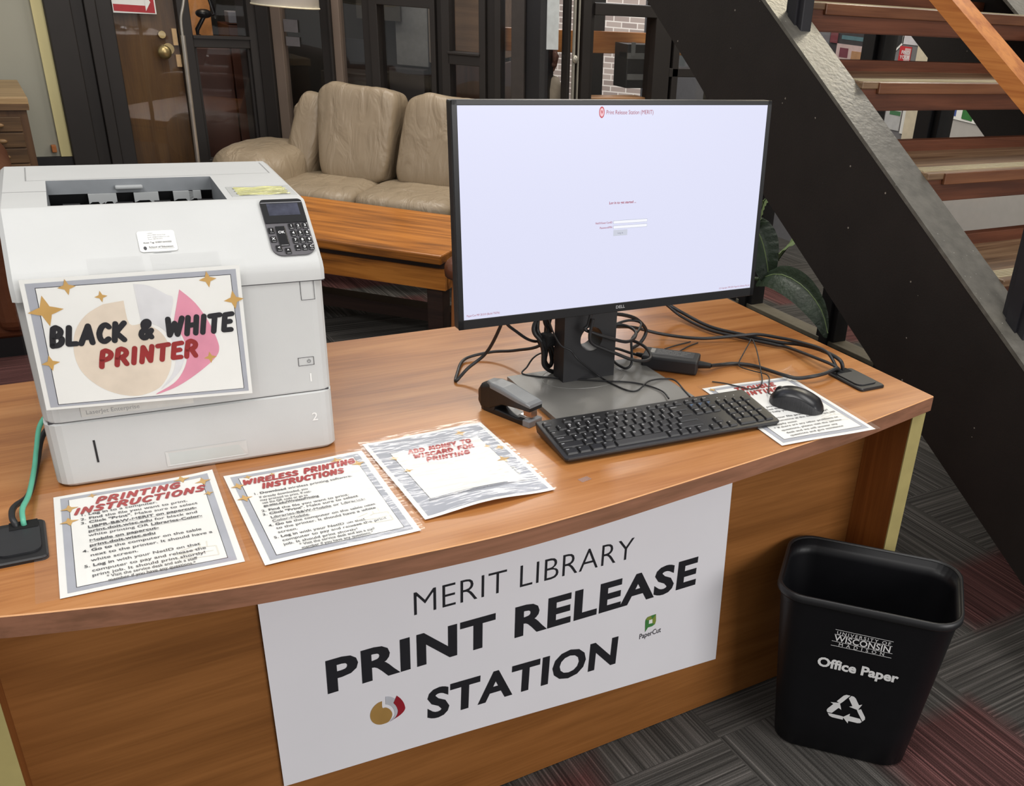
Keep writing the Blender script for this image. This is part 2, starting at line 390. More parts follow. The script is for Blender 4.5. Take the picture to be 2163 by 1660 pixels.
# brush capitals drawn as thick strokes in a 0..w x 0..1 box
ST = {
 'A': (.66, [[(.0, .0), (.36, 1), (.62, .0)], [(.14, .34), (.52, .34)]]),
 'B': (.58, [[(.06, 0), (.08, 1), (.36, .98), (.48, .8), (.38, .58), (.12, .53)], [(.34, .55), (.54, .38), (.5, .14), (.32, .02), (.06, .02)]]),
 'C': (.60, [[(.58, .84), (.42, .98), (.2, .88), (.06, .5), (.16, .12), (.38, .0), (.58, .14)]]),
 'D': (.62, [[(.08, 0), (.06, 1), (.34, .94), (.56, .6), (.5, .22), (.3, .03), (.08, .02)]]),
 'E': (.50, [[(.5, 1), (.08, .97), (.06, .03), (.5, .03)], [(.08, .52), (.42, .54)]]),
 'F': (.50, [[(.52, 1), (.08, .97), (.06, .0)], [(.08, .52), (.42, .53)]]),
 'G': (.64, [[(.58, .86), (.4, .99), (.16, .84), (.05, .46), (.18, .08), (.42, .02), (.58, .2), (.6, .46), (.36, .46)]]),
 'H': (.64, [[(.06, 0), (.08, 1)], [(.58, 0), (.58, 1)], [(.08, .5), (.58, .54)]]),
 'I': (.22, [[(.1, 0), (.12, 1)]]),
 'J': (.5, [[(.46, 1), (.44, .2), (.24, 0), (.04, .2)]]),
 'K': (.62, [[(.06, 0), (.08, 1)], [(.56, 1), (.12, .48), (.6, .0)]]),
 'L': (.48, [[(.08, 1), (.06, .04), (.48, .03)]]),
 'M': (.78, [[(.02, 0), (.14, 1), (.38, .35), (.64, 1), (.74, 0)]]),
 'N': (.64, [[(.06, 0), (.1, 1), (.54, .02), (.58, 1)]]),
 'O': (.66, [[(.34, 1), (.12, .85), (.04, .48), (.14, .12), (.34, 0), (.54, .14), (.63, .5), (.54, .86), (.34, 1)]]),
 'P': (.56, [[(.06, 0), (.1, 1), (.4, .98), (.54, .78), (.44, .52), (.1, .42)]]),
 'R': (.60, [[(.06, 0), (.1, 1), (.42, .98), (.54, .76), (.42, .54), (.1, .48)], [(.3, .5), (.58, .0)]]),
 'S': (.52, [[(.5, .86), (.3, 1), (.1, .84), (.14, .6), (.4, .46), (.5, .26), (.36, .04), (.04, .1)]]),
 'T': (.58, [[(.0, .96), (.6, 1)], [(.3, .98), (.28, 0)]]),
 'U': (.62, [[(.08, 1), (.06, .3), (.2, .03), (.4, .05), (.56, .3), (.58, 1)]]),
 'W': (.86, [[(.02, 1), (.16, .02), (.42, .72), (.62, .02), (.84, 1)]]),
 'Y': (.6, [[(.02, 1), (.28, .5), (.58, 1)], [(.28, .5), (.26, 0)]]),
 '&': (.70, [[(.66, .02), (.2, .66), (.22, .92), (.4, .98), (.48, .78), (.1, .36), (.12, .08), (.34, .0), (.64, .42)]]),
 '?': (.5, [[(.04, .8), (.2, 1), (.44, .9), (.44, .66), (.24, .46), (.22, .3)], [(.2, .03), (.21, .04)]]),
 ' ': (.34, []),
}
def brush(mb, s, p0, p1, h, t=0.2, shear=0.22, gap=0.2, fn=None):
    w = sum(ST[c][0] + gap for c in s) - gap
    d = Vector((p1[0] - p0[0], p1[1] - p0[1])); k = d.length / (w + shear * .5); d.normalize()
    rad = t * h / 2
    def mp(a, b):
        xx = a * k + b * h * shear * (k / h if h else 1); yy = b * h
        return Vector((p0[0] + xx * d.x - yy * d.y, p0[1] + xx * d.y + yy * d.x))
    e_ = 0.002; cnt = [0]
    def out(q):
        if not fn: return (q.x, q.y, cnt[0] % 9 * 2.5e-5)
        a = Vector(fn(q.x, q.y)); nn = (Vector(fn(q.x + e_, q.y)) - a).cross(Vector(fn(q.x, q.y + e_)) - a).normalized()
        return a + nn * (cnt[0] % 9 * 2.5e-5)
    x = 0
    for ci, c in enumerate(s):
        for st in ST[c][1]:
            P = [mp(x + a, .09 + b * .84) for a, b in st]
            if len(P) > 2:
                P = [Vector((q.x, q.y)) for q in catmull([Vector((q.x, q.y, 0)) for q in P], 2)] if c in 'BCDGOPRSUJ&?' else P
            for i, q in enumerate(P):
                cnt[0] += 1
                mb.add([out(q + Vector((math.cos(a), math.sin(a))) * rad) for a in [2 * math.pi * j / 10 for j in range(10)]], [tuple(range(10))], smooth=False)
                if i < len(P) - 1:
                    e = (P[i + 1] - q); 
                    if e.length < 1e-7: continue
                    nn = Vector((-e.y, e.x)).normalized() * rad; cnt[0] += 1
                    mb.add([out(q - nn), out(P[i + 1] - nn), out(P[i + 1] + nn), out(q + nn)], [(0, 1, 2, 3)], smooth=False)
        x += ST[c][0] + gap
    return mb
def star(mb, x, y, r, rot=0.1, fn=None):
    pts = []
    for i in range(16):
        a = rot + 2 * math.pi * i / 16; m = i % 4
        rr = r * (1.0 if m == 0 else 0.38 if m == 2 else 0.52)
        pts.append((x + rr * math.cos(a), y + rr * math.sin(a)))
    c = fn(x, y) if fn else (x, y, 0)
    mb.add([c] + [fn(*p) if fn else (p[0], p[1], 0) for p in pts], [(0, 1 + i, 1 + (i + 1) % 16) for i in range(16)], smooth=False)

# palette
M_DESK = wood('honey_cherry_laminate', (150, 92, 46), (190, 131, 78), (175, 115, 62), axis=0, scale=1.0, rough=0.30, spec=0.5, streak=9.0, bump=0.03)
M_PANEL = wood('brown_cherry_panel', (122, 76, 35), (152, 99, 51), (138, 88, 43), axis=0, scale=1.0, rough=0.42, streak=11.0, bump=0.03)
M_LEGW = wood('brown_cherry_leg', (126, 72, 32), (164, 100, 48), (142, 84, 38), axis=2, scale=1.0, rough=0.42, streak=12.0, bump=0.03)
M_EDGE = wood('grey_brown_edge_band', (124, 86, 64), (150, 104, 80), axis=0, scale=1.2, rough=0.5, streak=30.0, bump=0.03)
M_GREENEDGE = mat('olive_edge_band', (166, 152, 98), 0.55, vscale=20)
M_BLKP = mat('black_plastic', (26, 26, 28), 0.42, vscale=60)
M_BLKS = mat('satin_black_plastic', (22, 22, 24), 0.3, vscale=60)
M_CABLE = mat('black_cable_rubber', (34, 34, 36), 0.45, vscale=40)
M_PRW = mat('printer_white_plastic', (198, 199, 198), 0.5, spec=0.35, var=0.02, vscale=12, bump=0.04, bscale=900)
M_PRG = mat('printer_grey_plastic', (168, 171, 172), 0.5, var=0.03, vscale=20)
M_PRDK = mat('printer_dark_inside', (30, 31, 33), 0.6)
M_LINE = mat('dark_seam', (60, 58, 62), 0.7)
M_WHITE = mat('white_paper', (240, 240, 236), 0.65, spec=0.3, var=0.01)
M_GREYB = mat('grey_printed_border', (172, 175, 184), 0.6, var=0.06, vscale=18)
M_INK = mat('black_ink', (28, 28, 34), 0.5)
M_TXT = mat('grey_text_ink', (70, 70, 74), 0.6)
M_RED = mat('red_ink', (170, 46, 46), 0.5)
M_GOLD = mat('gold_ink', (204, 162, 92), 0.5)
M_PALE = mat('pale_watermark_ink', (228, 226, 214), 0.6)
M_FILM = film('laminate_film', rough=0.10, k=1.2, bump=0.22, bscale=9.0)
M_FILMW = film('wrinkled_laminate_film', rough=0.16, k=0.9, bump=0.7, bscale=12.0, stretch=(0.7, 1.9, 1))
M_FILMS = film('soft_gloss_film', rough=0.2, k=0.8, bump=0.15, bscale=6.0)
M_BLKM = mat('black_painted_steel', (36, 31, 29), 0.55, spec=0.35, var=0.12, vscale=8, bump=0.05, bscale=200)
specks(M_BLKM, (150, 142, 132), 38.0, 0.60)
M_WPT = mat('white_print', (232, 232, 232), 0.5)

# ------------------------------------------------------------------ setting: floor and walls
AZ = R(-42.0)
EB = Vector((math.cos(AZ), math.sin(AZ), 0)); NB = Vector((-math.sin(AZ), math.cos(AZ), 0))
def facet(s, n, z=0.0): return EB * s + NB * n + Vector((0, 0, z))
struct('floor', MB().box(-3.5, 8.0, -2.5, 9.5, -0.05, 0.0), carpet_mat())
struct('ground_outside', MB().box(-4.0, 16.0, 6.5, 18.0, -0.10, -0.052), mat('grey_paving', (130, 128, 122), 0.9, vscale=3))

M_WALL = mat('grey_green_wall_paint', (164, 162, 148), 0.8, var=0.03, vscale=3, bump=0.03, bscale=150)
M_CREAM = mat('cream_trim_paint', (216, 204, 150), 0.6, var=0.04, vscale=5)
M_FRAME = mat('charcoal_window_frame', (44, 40, 38), 0.5, spec=0.35, var=0.08, vscale=6)
M_FRAMEB = mat('near_black_frame', (20, 19, 22), 0.5, var=0.1, vscale=6)
M_FRAMEL = mat('beige_lit_edge_tone', (122, 106, 94), 0.6, var=0.08, vscale=10, stretch=(1, 1, .1))  # light falling on the mullion edges is put into this paler colour
M_GLASS = film('window_glass', rough=0.02, k=0.7, bump=0.0)
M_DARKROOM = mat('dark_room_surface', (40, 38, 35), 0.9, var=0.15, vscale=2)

YA = 5.95
struct('wall_left', MB().box(-3.0, 0.352, YA, YA + 0.1, 0.0, 2.6), M_WALL)
struct('baseboard_left', MB().box(-3.0, 0.385, YA - 0.03, YA - 0.001, 0.0, 0.445), mat('black_baseboard', (26, 24, 26), 0.6))
struct('trim_1', MB().box(0.333, 0.383, YA - 0.025, YA - 0.001, 0.447, 2.6), M_CREAM)
# wood door behind a glass sidelight
dr = sempty('door_1')
struct('door_leaf', MB().box(0.62, 1.02, YA + 0.05, YA + 0.09, 0.0, 2.2), wood('walnut_door_veneer', (74, 50, 26), (104, 74, 38), (90, 62, 32), axis=2, streak=10, rough=0.5), dr)
m = MB(); m.cyl((0.905, YA + 0.05, 0.955), (0.905, YA + 0.0, 0.955), 0.016); m.ball((0.897, YA - 0.035, 0.955), 0.034, 0.02, 0.034); m.cyl((0.93, YA + 0.052, 0.965), (0.93, YA + 0.04, 0.965), 0.028)
struct('door_knob', m, mat('aged_brass', (170, 150, 104), 0.3, metal=0.8), dr)
m = MB().box(0.955, 0.978, YA + 0.02, YA + 0.051, 0.985, 1.065); m.box(0.958, 0.982, YA + 0.02, YA + 0.051, 0.88, 0.94)
struct('lock_plate', m, mat('pale_brass_plate', (216, 178, 124), 0.4, metal=0.3), dr)
m = MB().cyl((0.905, YA + 0.05, 1.035), (0.905, YA + 0.015, 1.035), 0.018)
struct('deadbolt', m, MC['aged_brass'], dr)
# left glazed frames
w1 = sempty('window_1')
m = MB()
for a, b, y0 in ((0.385, 0.50, YA - 0.06), (0.50, 0.56, YA - 0.02), (0.56, 0.612, YA - 0.05), (0.612, 0.684, YA - 0.03), (0.984, 1.046, YA - 0.04), (1.33, 1.42, YA - 0.04)): m.box(a, b, y0, YA + 0.06, 0.0, 2.6, 0.004)
m.box(1.04, 1.335, YA - 0.03, YA + 0.05, 0.98, 1.036, 0.004); m.box(1.04, 1.335, YA - 0.03, YA + 0.05, 0.0, 0.41, 0.004)
m.box(1.046, 1.335, YA - 0.045, YA - 0.028, 1.026, 1.04); m.box(1.046, 1.06, YA - 0.01, YA + 0.04, 0.41, 0.98); m.box(1.318, 1.335, YA - 0.01, YA + 0.04, 0.41, 0.98)
struct('window_frame', m, M_FRAME, w1)
struct('window_glass', MB().box(0.684, 0.984, YA, YA + 0.006, 0.0, 2.6), M_GLASS, w1)
struct('window_glass', MB().box(1.046, 1.33, YA, YA + 0.006, 1.036, 2.6), M_GLASS, w1)
struct('window_glass', MB().box(1.046, 1.33, YA, YA + 0.006, 0.41, 0.98), M_GLASS, w1)
# small room behind the left window
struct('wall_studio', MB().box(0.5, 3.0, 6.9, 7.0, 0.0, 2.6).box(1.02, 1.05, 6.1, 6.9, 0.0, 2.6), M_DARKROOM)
o = obj('acoustic_panel', MB().box(1.12, 1.285, 6.62, 6.66, 0.955, 1.7, 0.006), mat('orange_felt', (226, 158, 96), 0.8, vscale=60)); tag(o, 'orange panel standing in the room behind the left window', 'panel')
t = thing('microphone_arm', 'black jointed microphone arm in front of the orange panel', 'stand', (1.215, 6.46, 0.9505))
obj('arm_tube', MB().tube([(0.04, 0, 0.0), (-0.045, 0, 0.05), (-0.045, 0, 0.08), (0.0, 0, 0.15), (0.06, 0, 0.165), (0.02, 0, 0.33)], 0.012, spline=False), M_BLKS, t)
obj('base_weight', MB().box(0.005, 0.03, -0.02, 0.02, 0, 0.05, 0.003), M_BLKS, t)
obj('microphone', MB().ball((0.0, 0, 0.165), 0.045, 0.03, 0.025), M_BLKS, t)
o = obj('equipment_rack', MB().box(1.31, 1.62, 6.3, 6.6, 0.0, 1.07, 0.005), mat('dark_red_brown_wood', (74, 40, 28), 0.5)); tag(o, 'dark red-brown cabinet behind the left window', 'cabinet')
o = obj('low_table', MB().box(1.06, 1.30, 6.28, 6.70, 0.0, 0.95, 0.005), MC['dark_red_brown_wood']); tag(o, 'dark red-brown box table under the orange panel behind the left window', 'table')
o = obj('paper_tray', MB().box(1.315, 1.39, 6.3, 6.4, 1.08, 1.14, 0.004), mat('grey_paper_tray', (130, 130, 138), 0.6)); tag(o, 'small grey tray on the dark cabinet behind the left window', 'tray')
t = thing('arrow_sign', 'white and red sign with an arrow on the glass before the wood door', 'sign', (0.69, YA - 0.006, 1.132))
obj('board', MB().box(0, 0.2, -0.003, 0.002, 0, 0.16), M_WHITE, t)
m = MB(); m.poly([(0.004, -0.004, 0.008), (0.194, -0.004, 0.004), (0.194, -0.004, 0.036), (0.004, -0.004, 0.040)]); m.poly([(0.16, -0.004, 0.036), (0.194, -0.004, 0.036), (0.194, -0.004, 0.156), (0.16, -0.004, 0.156)])
obj('red_stripe', m, mat('sign_red', (176, 40, 48), 0.5), t)
m = MB(); m.poly([(0.152, -0.005, 0.012), (0.178, -0.005, 0.055), (0.152, -0.005, 0.10)])
obj('arrowhead', m, M_WHITE, t)
o = obj('wood_block', MB().box(0.296, 0.318, YA - 0.03, YA, 0.468, 0.503, 0.003), mat('orange_pine', (178, 108, 56), 0.5)); tag(o, 'small orange wood block fixed low on the grey wall', 'block')

# angled glazed wall behind the sofa (facet frame: x along, y away)
w2 = sempty('window_2', facet(0, 0), AZ)
m = MB(); DB = 5.35
for a, b, d0 in ((-3.06, -2.93, -0.02), (-2.93, -2.858, -0.05), (-2.575, -2.52, -0.03), (-2.52, -2.507, -0.05), (-2.335, -2.29, -0.03), (-2.29, -2.243, -0.05), (-1.955, -1.928, -0.05), (-1.928, -1.895, -0.02), (-1.895, -1.85, -0.05), (-1.69, -1.655, -0.05), (-1.655, -1.61, -0.02), (-1.61, -1.575, -0.04)): m.box(a, b, DB + d0, DB + 0.05, 0.0, 2.6, 0.003)
m.box(-2.25, -1.95, DB - 0.05, DB + 0.04, 1.248, 1.30, 0.003); m.box(-1.86, -1.685, DB - 0.05, DB + 0.04, 0.99, 1.045, 0.003); m.box(-1.86, -1.685, DB - 0.062, DB + 0.04, 1.04, 1.052, 0.002)
m.box(-2.86, -1.5, DB - 0.03, DB + 0.04, 0.0, 0.12, 0.003)
struct('window_frame', m, M_FRAME, w2)
m = MB(); m.box(-1.512, -1.442, DB - 0.06, DB + 0.06, 0, 2.6, 0.003)
struct('post', m, mat('charcoal_post', (58, 52, 49), 0.6), w2)
struct('post', MB().box(-1.442, -1.32, DB - 0.03, DB + 0.09, 0, 2.6, 0.003), M_FRAMEB, w2)
m = MB(); m.box(-2.856, -2.80, DB - 0.03, DB + 0.03, 0, 2.6, 0.003); m.box(-2.506, -2.464, DB - 0.03, DB + 0.03, 0, 2.6, 0.003)
struct('lit_frame_edge', m, M_FRAMEL, w2)
for a, b in ((-2.80, -2.575), (-2.464, -2.335), (-2.243, -1.955), (-1.85, -1.69), (-1.575, -1.512)):
    struct('window_glass', MB().box(a, b, DB, DB + 0.006, 0.1, 2.6), M_GLASS, w2)
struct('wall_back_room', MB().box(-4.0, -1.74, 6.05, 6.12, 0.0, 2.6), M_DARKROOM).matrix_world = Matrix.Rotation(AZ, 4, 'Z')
def fthing(name, label, cat, s, n, z, mb, mt, group=None):
    o = obj(name, mb, mt); o.location = facet(s, n, z); o.rotation_euler = (0, 0, AZ); tag(o, label, cat, group); return o
M_LAB = mat('grey_card', (118, 114, 116), 0.7)
fthing('note_card', 'upper of two grey cards stuck on the glass under the lamp shade', 'card', -2.775, DB - 0.006, 1.087, MB().box(-0.02, 0.06, -0.002, 0.002, -0.01, 0.052), M_LAB, 'grey cards on the glass')
fthing('note_card', 'lower of two grey cards stuck on the glass behind the sofa', 'card', -2.765, DB - 0.006, 1.01, MB().box(-0.024, 0.054, -0.002, 0.002, -0.002, 0.044), M_LAB, 'grey cards on the glass')
m = MB(); m.prism([(-0.13, -0.02), (0.06, -0.02), (0.09, 0.10), (-0.13, 0.10)], -0.01, 0.01)
m.v = [Vector((v.x, v.z, v.y)) for v in m.v]
fthing('slanted_lectern', 'dark slanted board behind the second glass panel', 'board', -2.52, 5.75, 0.94, m, mat('slate_board', (44, 44, 46), 0.7))
fthing('notice_board', 'dull olive-grey board high behind the second glass panel', 'board', -2.62, 5.95, 1.14, MB().box(-0.02, 0.25, -0.01, 0.01, 0, 0.4), mat('olive_grey_board', (72, 68, 62), 0.8))
fthing('low_cabinet', 'long dark low cabinet in the room behind the sofa', 'cabinet', -3.05, 5.7, 0.0, MB().box(0.27, 0.59, 0, 0.25, 0, 0.86, 0.005), mat('dark_cabinet_face', (58, 53, 47), 0.8))
t = fthing('grey_partition', 'pale grey upright partition seen through the glazed door', 'partition', -2.42, 5.98, 0.0, MB().box(0, 0.2, 0, 0.03, 0.90, 1.6, 0.004), mat('pale_grey_panel', (128, 128, 126), 0.8))
fthing('column', 'narrow beige column beside the pale grey partition', 'column', -2.20, 5.94, 0.0, MB().box(0, 0.06, 0, 0.05, 0.93, 1.8, 0.004), mat('beige_column', (122, 110, 98), 0.8))
fthing('door_edge', 'brown wooden board standing behind the glazed door', 'board', -2.145, 5.9, 0.0, MB().box(0, 0.105, 0, 0.04, 0.0, 2.2, 0.004), wood('dim_brown_board', (66, 48, 34), (88, 66, 46), axis=2))
fthing('locker', 'dark grey locker low behind the glazed door', 'cabinet', -2.44, 5.9, 0.0, MB().box(0, 0.22, 0, 0.08, 0, 0.89, 0.005), mat('locker_grey', (62, 58, 58), 0.7))
fthing('wooden_cupboard', 'tan wooden cupboard behind the right pane above the rail', 'cupboard', -1.99, 5.75, 0.0, MB().box(-0.02, 0.3, 0, 0.2, 1.0, 1.75, 0.005), wood('tan_cupboard', (112, 86, 62), (134, 104, 76), axis=0))
fthing('bookcase', 'red-brown wooden bookcase end behind the right pane below the rail', 'bookcase', -1.97, 5.72, 0.0, MB().box(0.0, 0.28, 0, 0.2, 0.0, 0.98, 0.005), wood('red_brown_case', (64, 42, 34), (86, 58, 44), axis=2))
# right glazed wall beyond the monitor
YC = 4.78
w3 = sempty('window_3')
m = MB()
for a, b, y0 in ((2.652, 2.668, YC - 0.02), (2.722, 2.77, YC - 0.05), (2.77, 2.798, YC - 0.03), (3.172, 3.28, YC - 0.05), (3.30, 3.34, YC - 0.05), (3.60, 3.9, YC - 0.01)): m.box(a, b, y0, YC + 0.05, 0, 2.6, 0.003)
m.box(2.79, 3.18, YC - 0.05, YC + 0.04, 1.277, 1.334, 0.003); m.box(2.79, 3.18, YC - 0.05, YC + 0.04, 0, 0.84, 0.003)
m.box(3.28, 3.9, YC - 0.05, YC + 0.05, 0.985, 1.03, 0.003)
struct('window_frame', m, M_FRAME, w3)
struct('window_glass', MB().box(2.5, 2.652, YC, YC + 0.006, 0, 2.6), M_GLASS, w3)
struct('window_glass', MB().box(2.798, 3.172, YC, YC + 0.006, 0.8, 2.6), M_GLASS, w3)
struct('window_glass', MB().box(3.28, 3.9, YC, YC + 0.006, 0.0, 2.6), M_GLASS, w3)
m = MB(); m.box(2.672, 2.684, YC - 0.04, YC - 0.028, 0, 2.6); m.box(2.700, 2.708, YC - 0.04, YC - 0.032, 0, 2.6); m.ball((2.681, YC - 0.05, 1.065), 0.016, 0.012, 0.02)
struct('door_rod', m, mat('pale_metal_rod', (176, 172, 160), 0.35, metal=0.5), w3)
o = obj('paper_notice', MB().box(2.534, 2.602, YC - 0.006, YC - 0.003, 1.105, 1.6), mat('bluish_white_paper', (206, 212, 214), 0.6)); tag(o, 'white paper notice hanging on the narrow glass above the monitor', 'notice')
o = obj('wall_outside', MB().box(-7.5, 3.0, 0.0, 0.12, -0.05, 4.5), brick_mat()); o.location = facet(0, 13.0); o.rotation_euler = (0, 0, AZ); o['kind'] = 'structure'
o = obj('wooden_rail', MB().box(2.42, 3.75, 5.1, 5.13, 1.068, 1.182, 0.004), wood('orange_pine_rail', (176, 108, 52), (206, 140, 78), axis=0)); tag(o, 'orange wooden rail running across behind the right window', 'rail')
struct('window_sill', MB().box(2.798, 3.172, YC + 0.01, YC + 0.12, 0.82, 0.872, 0.004), wood('sill_pine', (170, 120, 76), (196, 148, 100), axis=0), w3)
o = obj('downpipe', MB().box(3.065, 3.150, 5.22, 5.3, 0.0, 2.6, 0.01), mat('dark_post_paint', (44, 44, 44), 0.6)); tag(o, 'dark upright post outside at the left of the right window', 'post')
t = thing('hanging_crate', 'dark crate with grey straps outside the right window', 'crate', (3.235, 5.0, 0.89))
obj('body', MB().box(-0.09, 0.10, -0.04, 0.0995, 0.01, 0.24, 0.004), M_BLKP, t)
m = MB(); m.box(-0.085, 0.105, -0.046, 0.046, 0.055, 0.085); m.box(-0.09, 0.105, -0.046, 0.046, 0.165, 0.195); m.box(0.04, 0.075, -0.05, -0.043, -0.06, 0.185); m.box(-0.07, -0.045, -0.05, -0.043, 0.18, 0.25)
obj('strap', m, mat('grey_strap', (130, 132, 130), 0.6), t)
# weathered figure behind the narrow glass
t = thing('garden_sculpture', 'mottled reddish and green carved figure on a beige base behind narrow glass', 'sculpture', (2.625, 4.98, 0.0))
m = MB().lathe([(0.12, 0), (0.12, 0.5), (0.105, 0.8), (0.11, 0.90), (0.085, 0.955), (0.02, 0.975)], 20)
obj('pedestal', m, mat('beige_stone', (186, 172, 152), 0.9, vscale=20, var=0.12), t)
m = MB().ball((-0.01, -0.01, 1.06), 0.088, 0.07, 0.105, fn=lambda p: p + (p - Vector((-0.01, -0.01, 1.06))).normalized() * 0.014 * mnoise.noise(p * 30))
m.ball((0.03, -0.075, 1.06), 0.014, 0.016, 0.026); m.ball((0.01, -0.07, 1.02), 0.03, 0.012, 0.01)
obj('carved_head', m, mat('mottled_terracotta', (150, 110, 96), 0.9, vscale=26, var=0.5), t)
m = MB()
for i in range(26):
    a = random.uniform(0, 6.28); m.ball((-0.03 + 0.06 * math.cos(a), 0.0 + 0.06 * math.sin(a), 1.13 + random.uniform(-0.04, 0.05)), 0.02, 0.02, 0.014, nu=8, nv=6)
obj('foliage', m, mat('dark_leaf_tuft', (48, 62, 44), 0.7, vscale=40, var=0.3), t)

# right partition along the stair (x const) with low curb
w4 = sempty('window_4'); XD = 3.17
m = MB()
for a, b in ((3.64, 3.76), (3.03, 3.15), (2.67, 2.79), (1.3, 1.4)): m.box(XD - 0.03, XD + 0.05, a, b, 0.0, 2.6, 0.004); m.box(XD - 0.05, XD - 0.028, a + 0.03, b - 0.04, 0.0, 2.6, 0.002)
m.box(XD - 0.02, XD + 0.04, -1.0, 4.8, 0.0, 0.02)
struct('window_frame', m, M_FRAMEB, w4)
struct('curb', MB().box(XD - 0.035, XD + 0.055, -1.0, 3.76, 0.0, 0.022, 0.003), mat('dull_bronze_curb', (104, 98, 84), 0.5), w4)
struct('window_glass', MB().box(XD, XD + 0.006, -1.0, 3.76, 0.04, 2.6), film('right_glass', rough=0.02, k=0.35, bump=0.0), w4)
XP = 4.32
struct('wall_display', MB().box(XP, XP + 0.1, 0.5, 3.72, 0.0, 2.6), mat('pale_grey_display_wall', (178, 174, 170), 0.85, var=0.03))
struct('wall_display_far', MB().box(XP, XP + 0.1, 3.89, 6.6, 0.0, 2.6), mat('mid_grey_display_wall', (120, 119, 122), 0.85, var=0.04))
struct('trim_2', MB().box(XP - 0.03, XP + 0.1, 3.80, 3.89, 0.0, 2.6).box(XP - 0.03, XP + 0.1, 3.72, 3.80, 0.0, 2.6), mat('cream_post_paint', (206, 194, 170), 0.7))
def flat(name, label, cat, pts, cols, group=None):
    """thin sheet on the display wall, pts in (y,z)"""
    m = MB(); mats = []
    for i, (pp, c) in enumerate(zip(pts, cols)):
        m.mi = i; mats.append(c); x0 = XP - 0.004 - 0.001 * i
        k = [(x0, y, z) for y, z in pp]; n = len(k); b = [(x0 + 0.003, y, z) for y, z in pp]
        m.add(k + b, [tuple(range(n))] + [(j, (j + 1) % n, n + (j + 1) % n, n + j) for j in range(n)])
    return tag(obj(name, m, mats), label, cat, group)
rc = lambda y0, y1, z0, z1: [(y1, z0), (y0, z0), (y0, z1), (y1, z1)]
flat('poster', 'dark poster with a teal stripe and food photo behind the stairs', 'poster', [rc(4.30, 4.60, 1.09, 1.40), rc(4.31, 4.50, 1.225, 1.246), rc(4.305, 4.53, 1.10, 1.2), rc(4.43, 4.50, 1.13, 1.18), rc(4.32, 4.40, 1.12, 1.17), rc(4.53, 4.59, 1.20, 1.38)],
     [mat('poster_charcoal', (64, 60, 62), .6), mat('poster_teal', (92, 124, 130), .6), mat('poster_pinkish', (206, 180, 176), .6), mat('poster_plum', (120, 62, 74), .6), mat('poster_tan', (178, 134, 96), .6), mat('poster_wine', (122, 60, 66), .6)])
flat('flyer', 'tilted black flyer with a white edge behind the stairs', 'flyer', [[(4.165, 1.29), (4.145, 1.168), (4.11, 1.16), (4.022, 1.24), (4.022, 1.31)], [(4.155, 1.29), (4.138, 1.18), (4.112, 1.172), (4.032, 1.244), (4.032, 1.31)]], [M_WHITE, mat('flyer_black', (40, 40, 42), .5)])
flat('flyer', 'white printed sheet beside the tilted black flyer', 'flyer', [[(4.03, 1.238), (3.84, 1.240), (3.84, 1.40), (4.03, 1.40)]], [mat('flyer_white', (206, 202, 206), .6)])
o = flat('leaflet', 'red and white leaflet below the white sheet behind the stairs', 'leaflet', [rc(3.955, 4.04, 1.08, 1.228), rc(3.958, 4.0, 1.10, 1.22)], [mat('leaflet_red', (196, 44, 52), .5), mat('leaflet_pink', (216, 180, 180), .5)])
m = MB(); text(m, 'FIND', (4.022, 1.19), None, 0.016, fn=lambda x, y: (XP - 0.0065, 2 * 4.022 - x, y), bold=0.02, wscale=1.1); text(m, 'YOUR', (4.028, 1.166), None, 0.016, fn=lambda x, y: (XP - 0.0065, 2 * 4.028 - x, y), bold=0.02, wscale=1.1)
obj('lettering', m, M_WPT, o)
flat('flyer', 'pale sheet with a green band low behind the stair treads', 'flyer', [rc(3.945, 4.06, 0.80, 0.95), rc(3.95, 4.03, 0.878, 0.9)], [mat('flyer_pale', (190, 190, 190), .6), mat('flyer_green', (74, 122, 84), .6)])
flat('brochure', 'narrow white brochure standing beside the pale sheet behind the stairs', 'brochure', [rc(3.91, 3.935, 0.79, 0.95)], [M_WHITE])
flat('banner_strip', 'strip banner with blue and green shapes low behind the stairs', 'banner', [[(3.66, 0.918), (3.3, 0.905), (3.3, 1.06), (3.66, 1.06)], [(3.65, 0.935), (3.57, 0.93), (3.57, 1.0), (3.65, 1.0)], [(3.53, 0.925), (3.46, 0.92), (3.46, 1.0), (3.53, 1.0)], [(3.44, 0.918), (3.34, 0.91), (3.36, 1.0), (3.45, 1.0)]],
     [M_WHITE, mat('banner_blue', (70, 92, 160), .5), mat('banner_green', (56, 120, 62), .5), mat('banner_lime', (120, 160, 56), .5)])
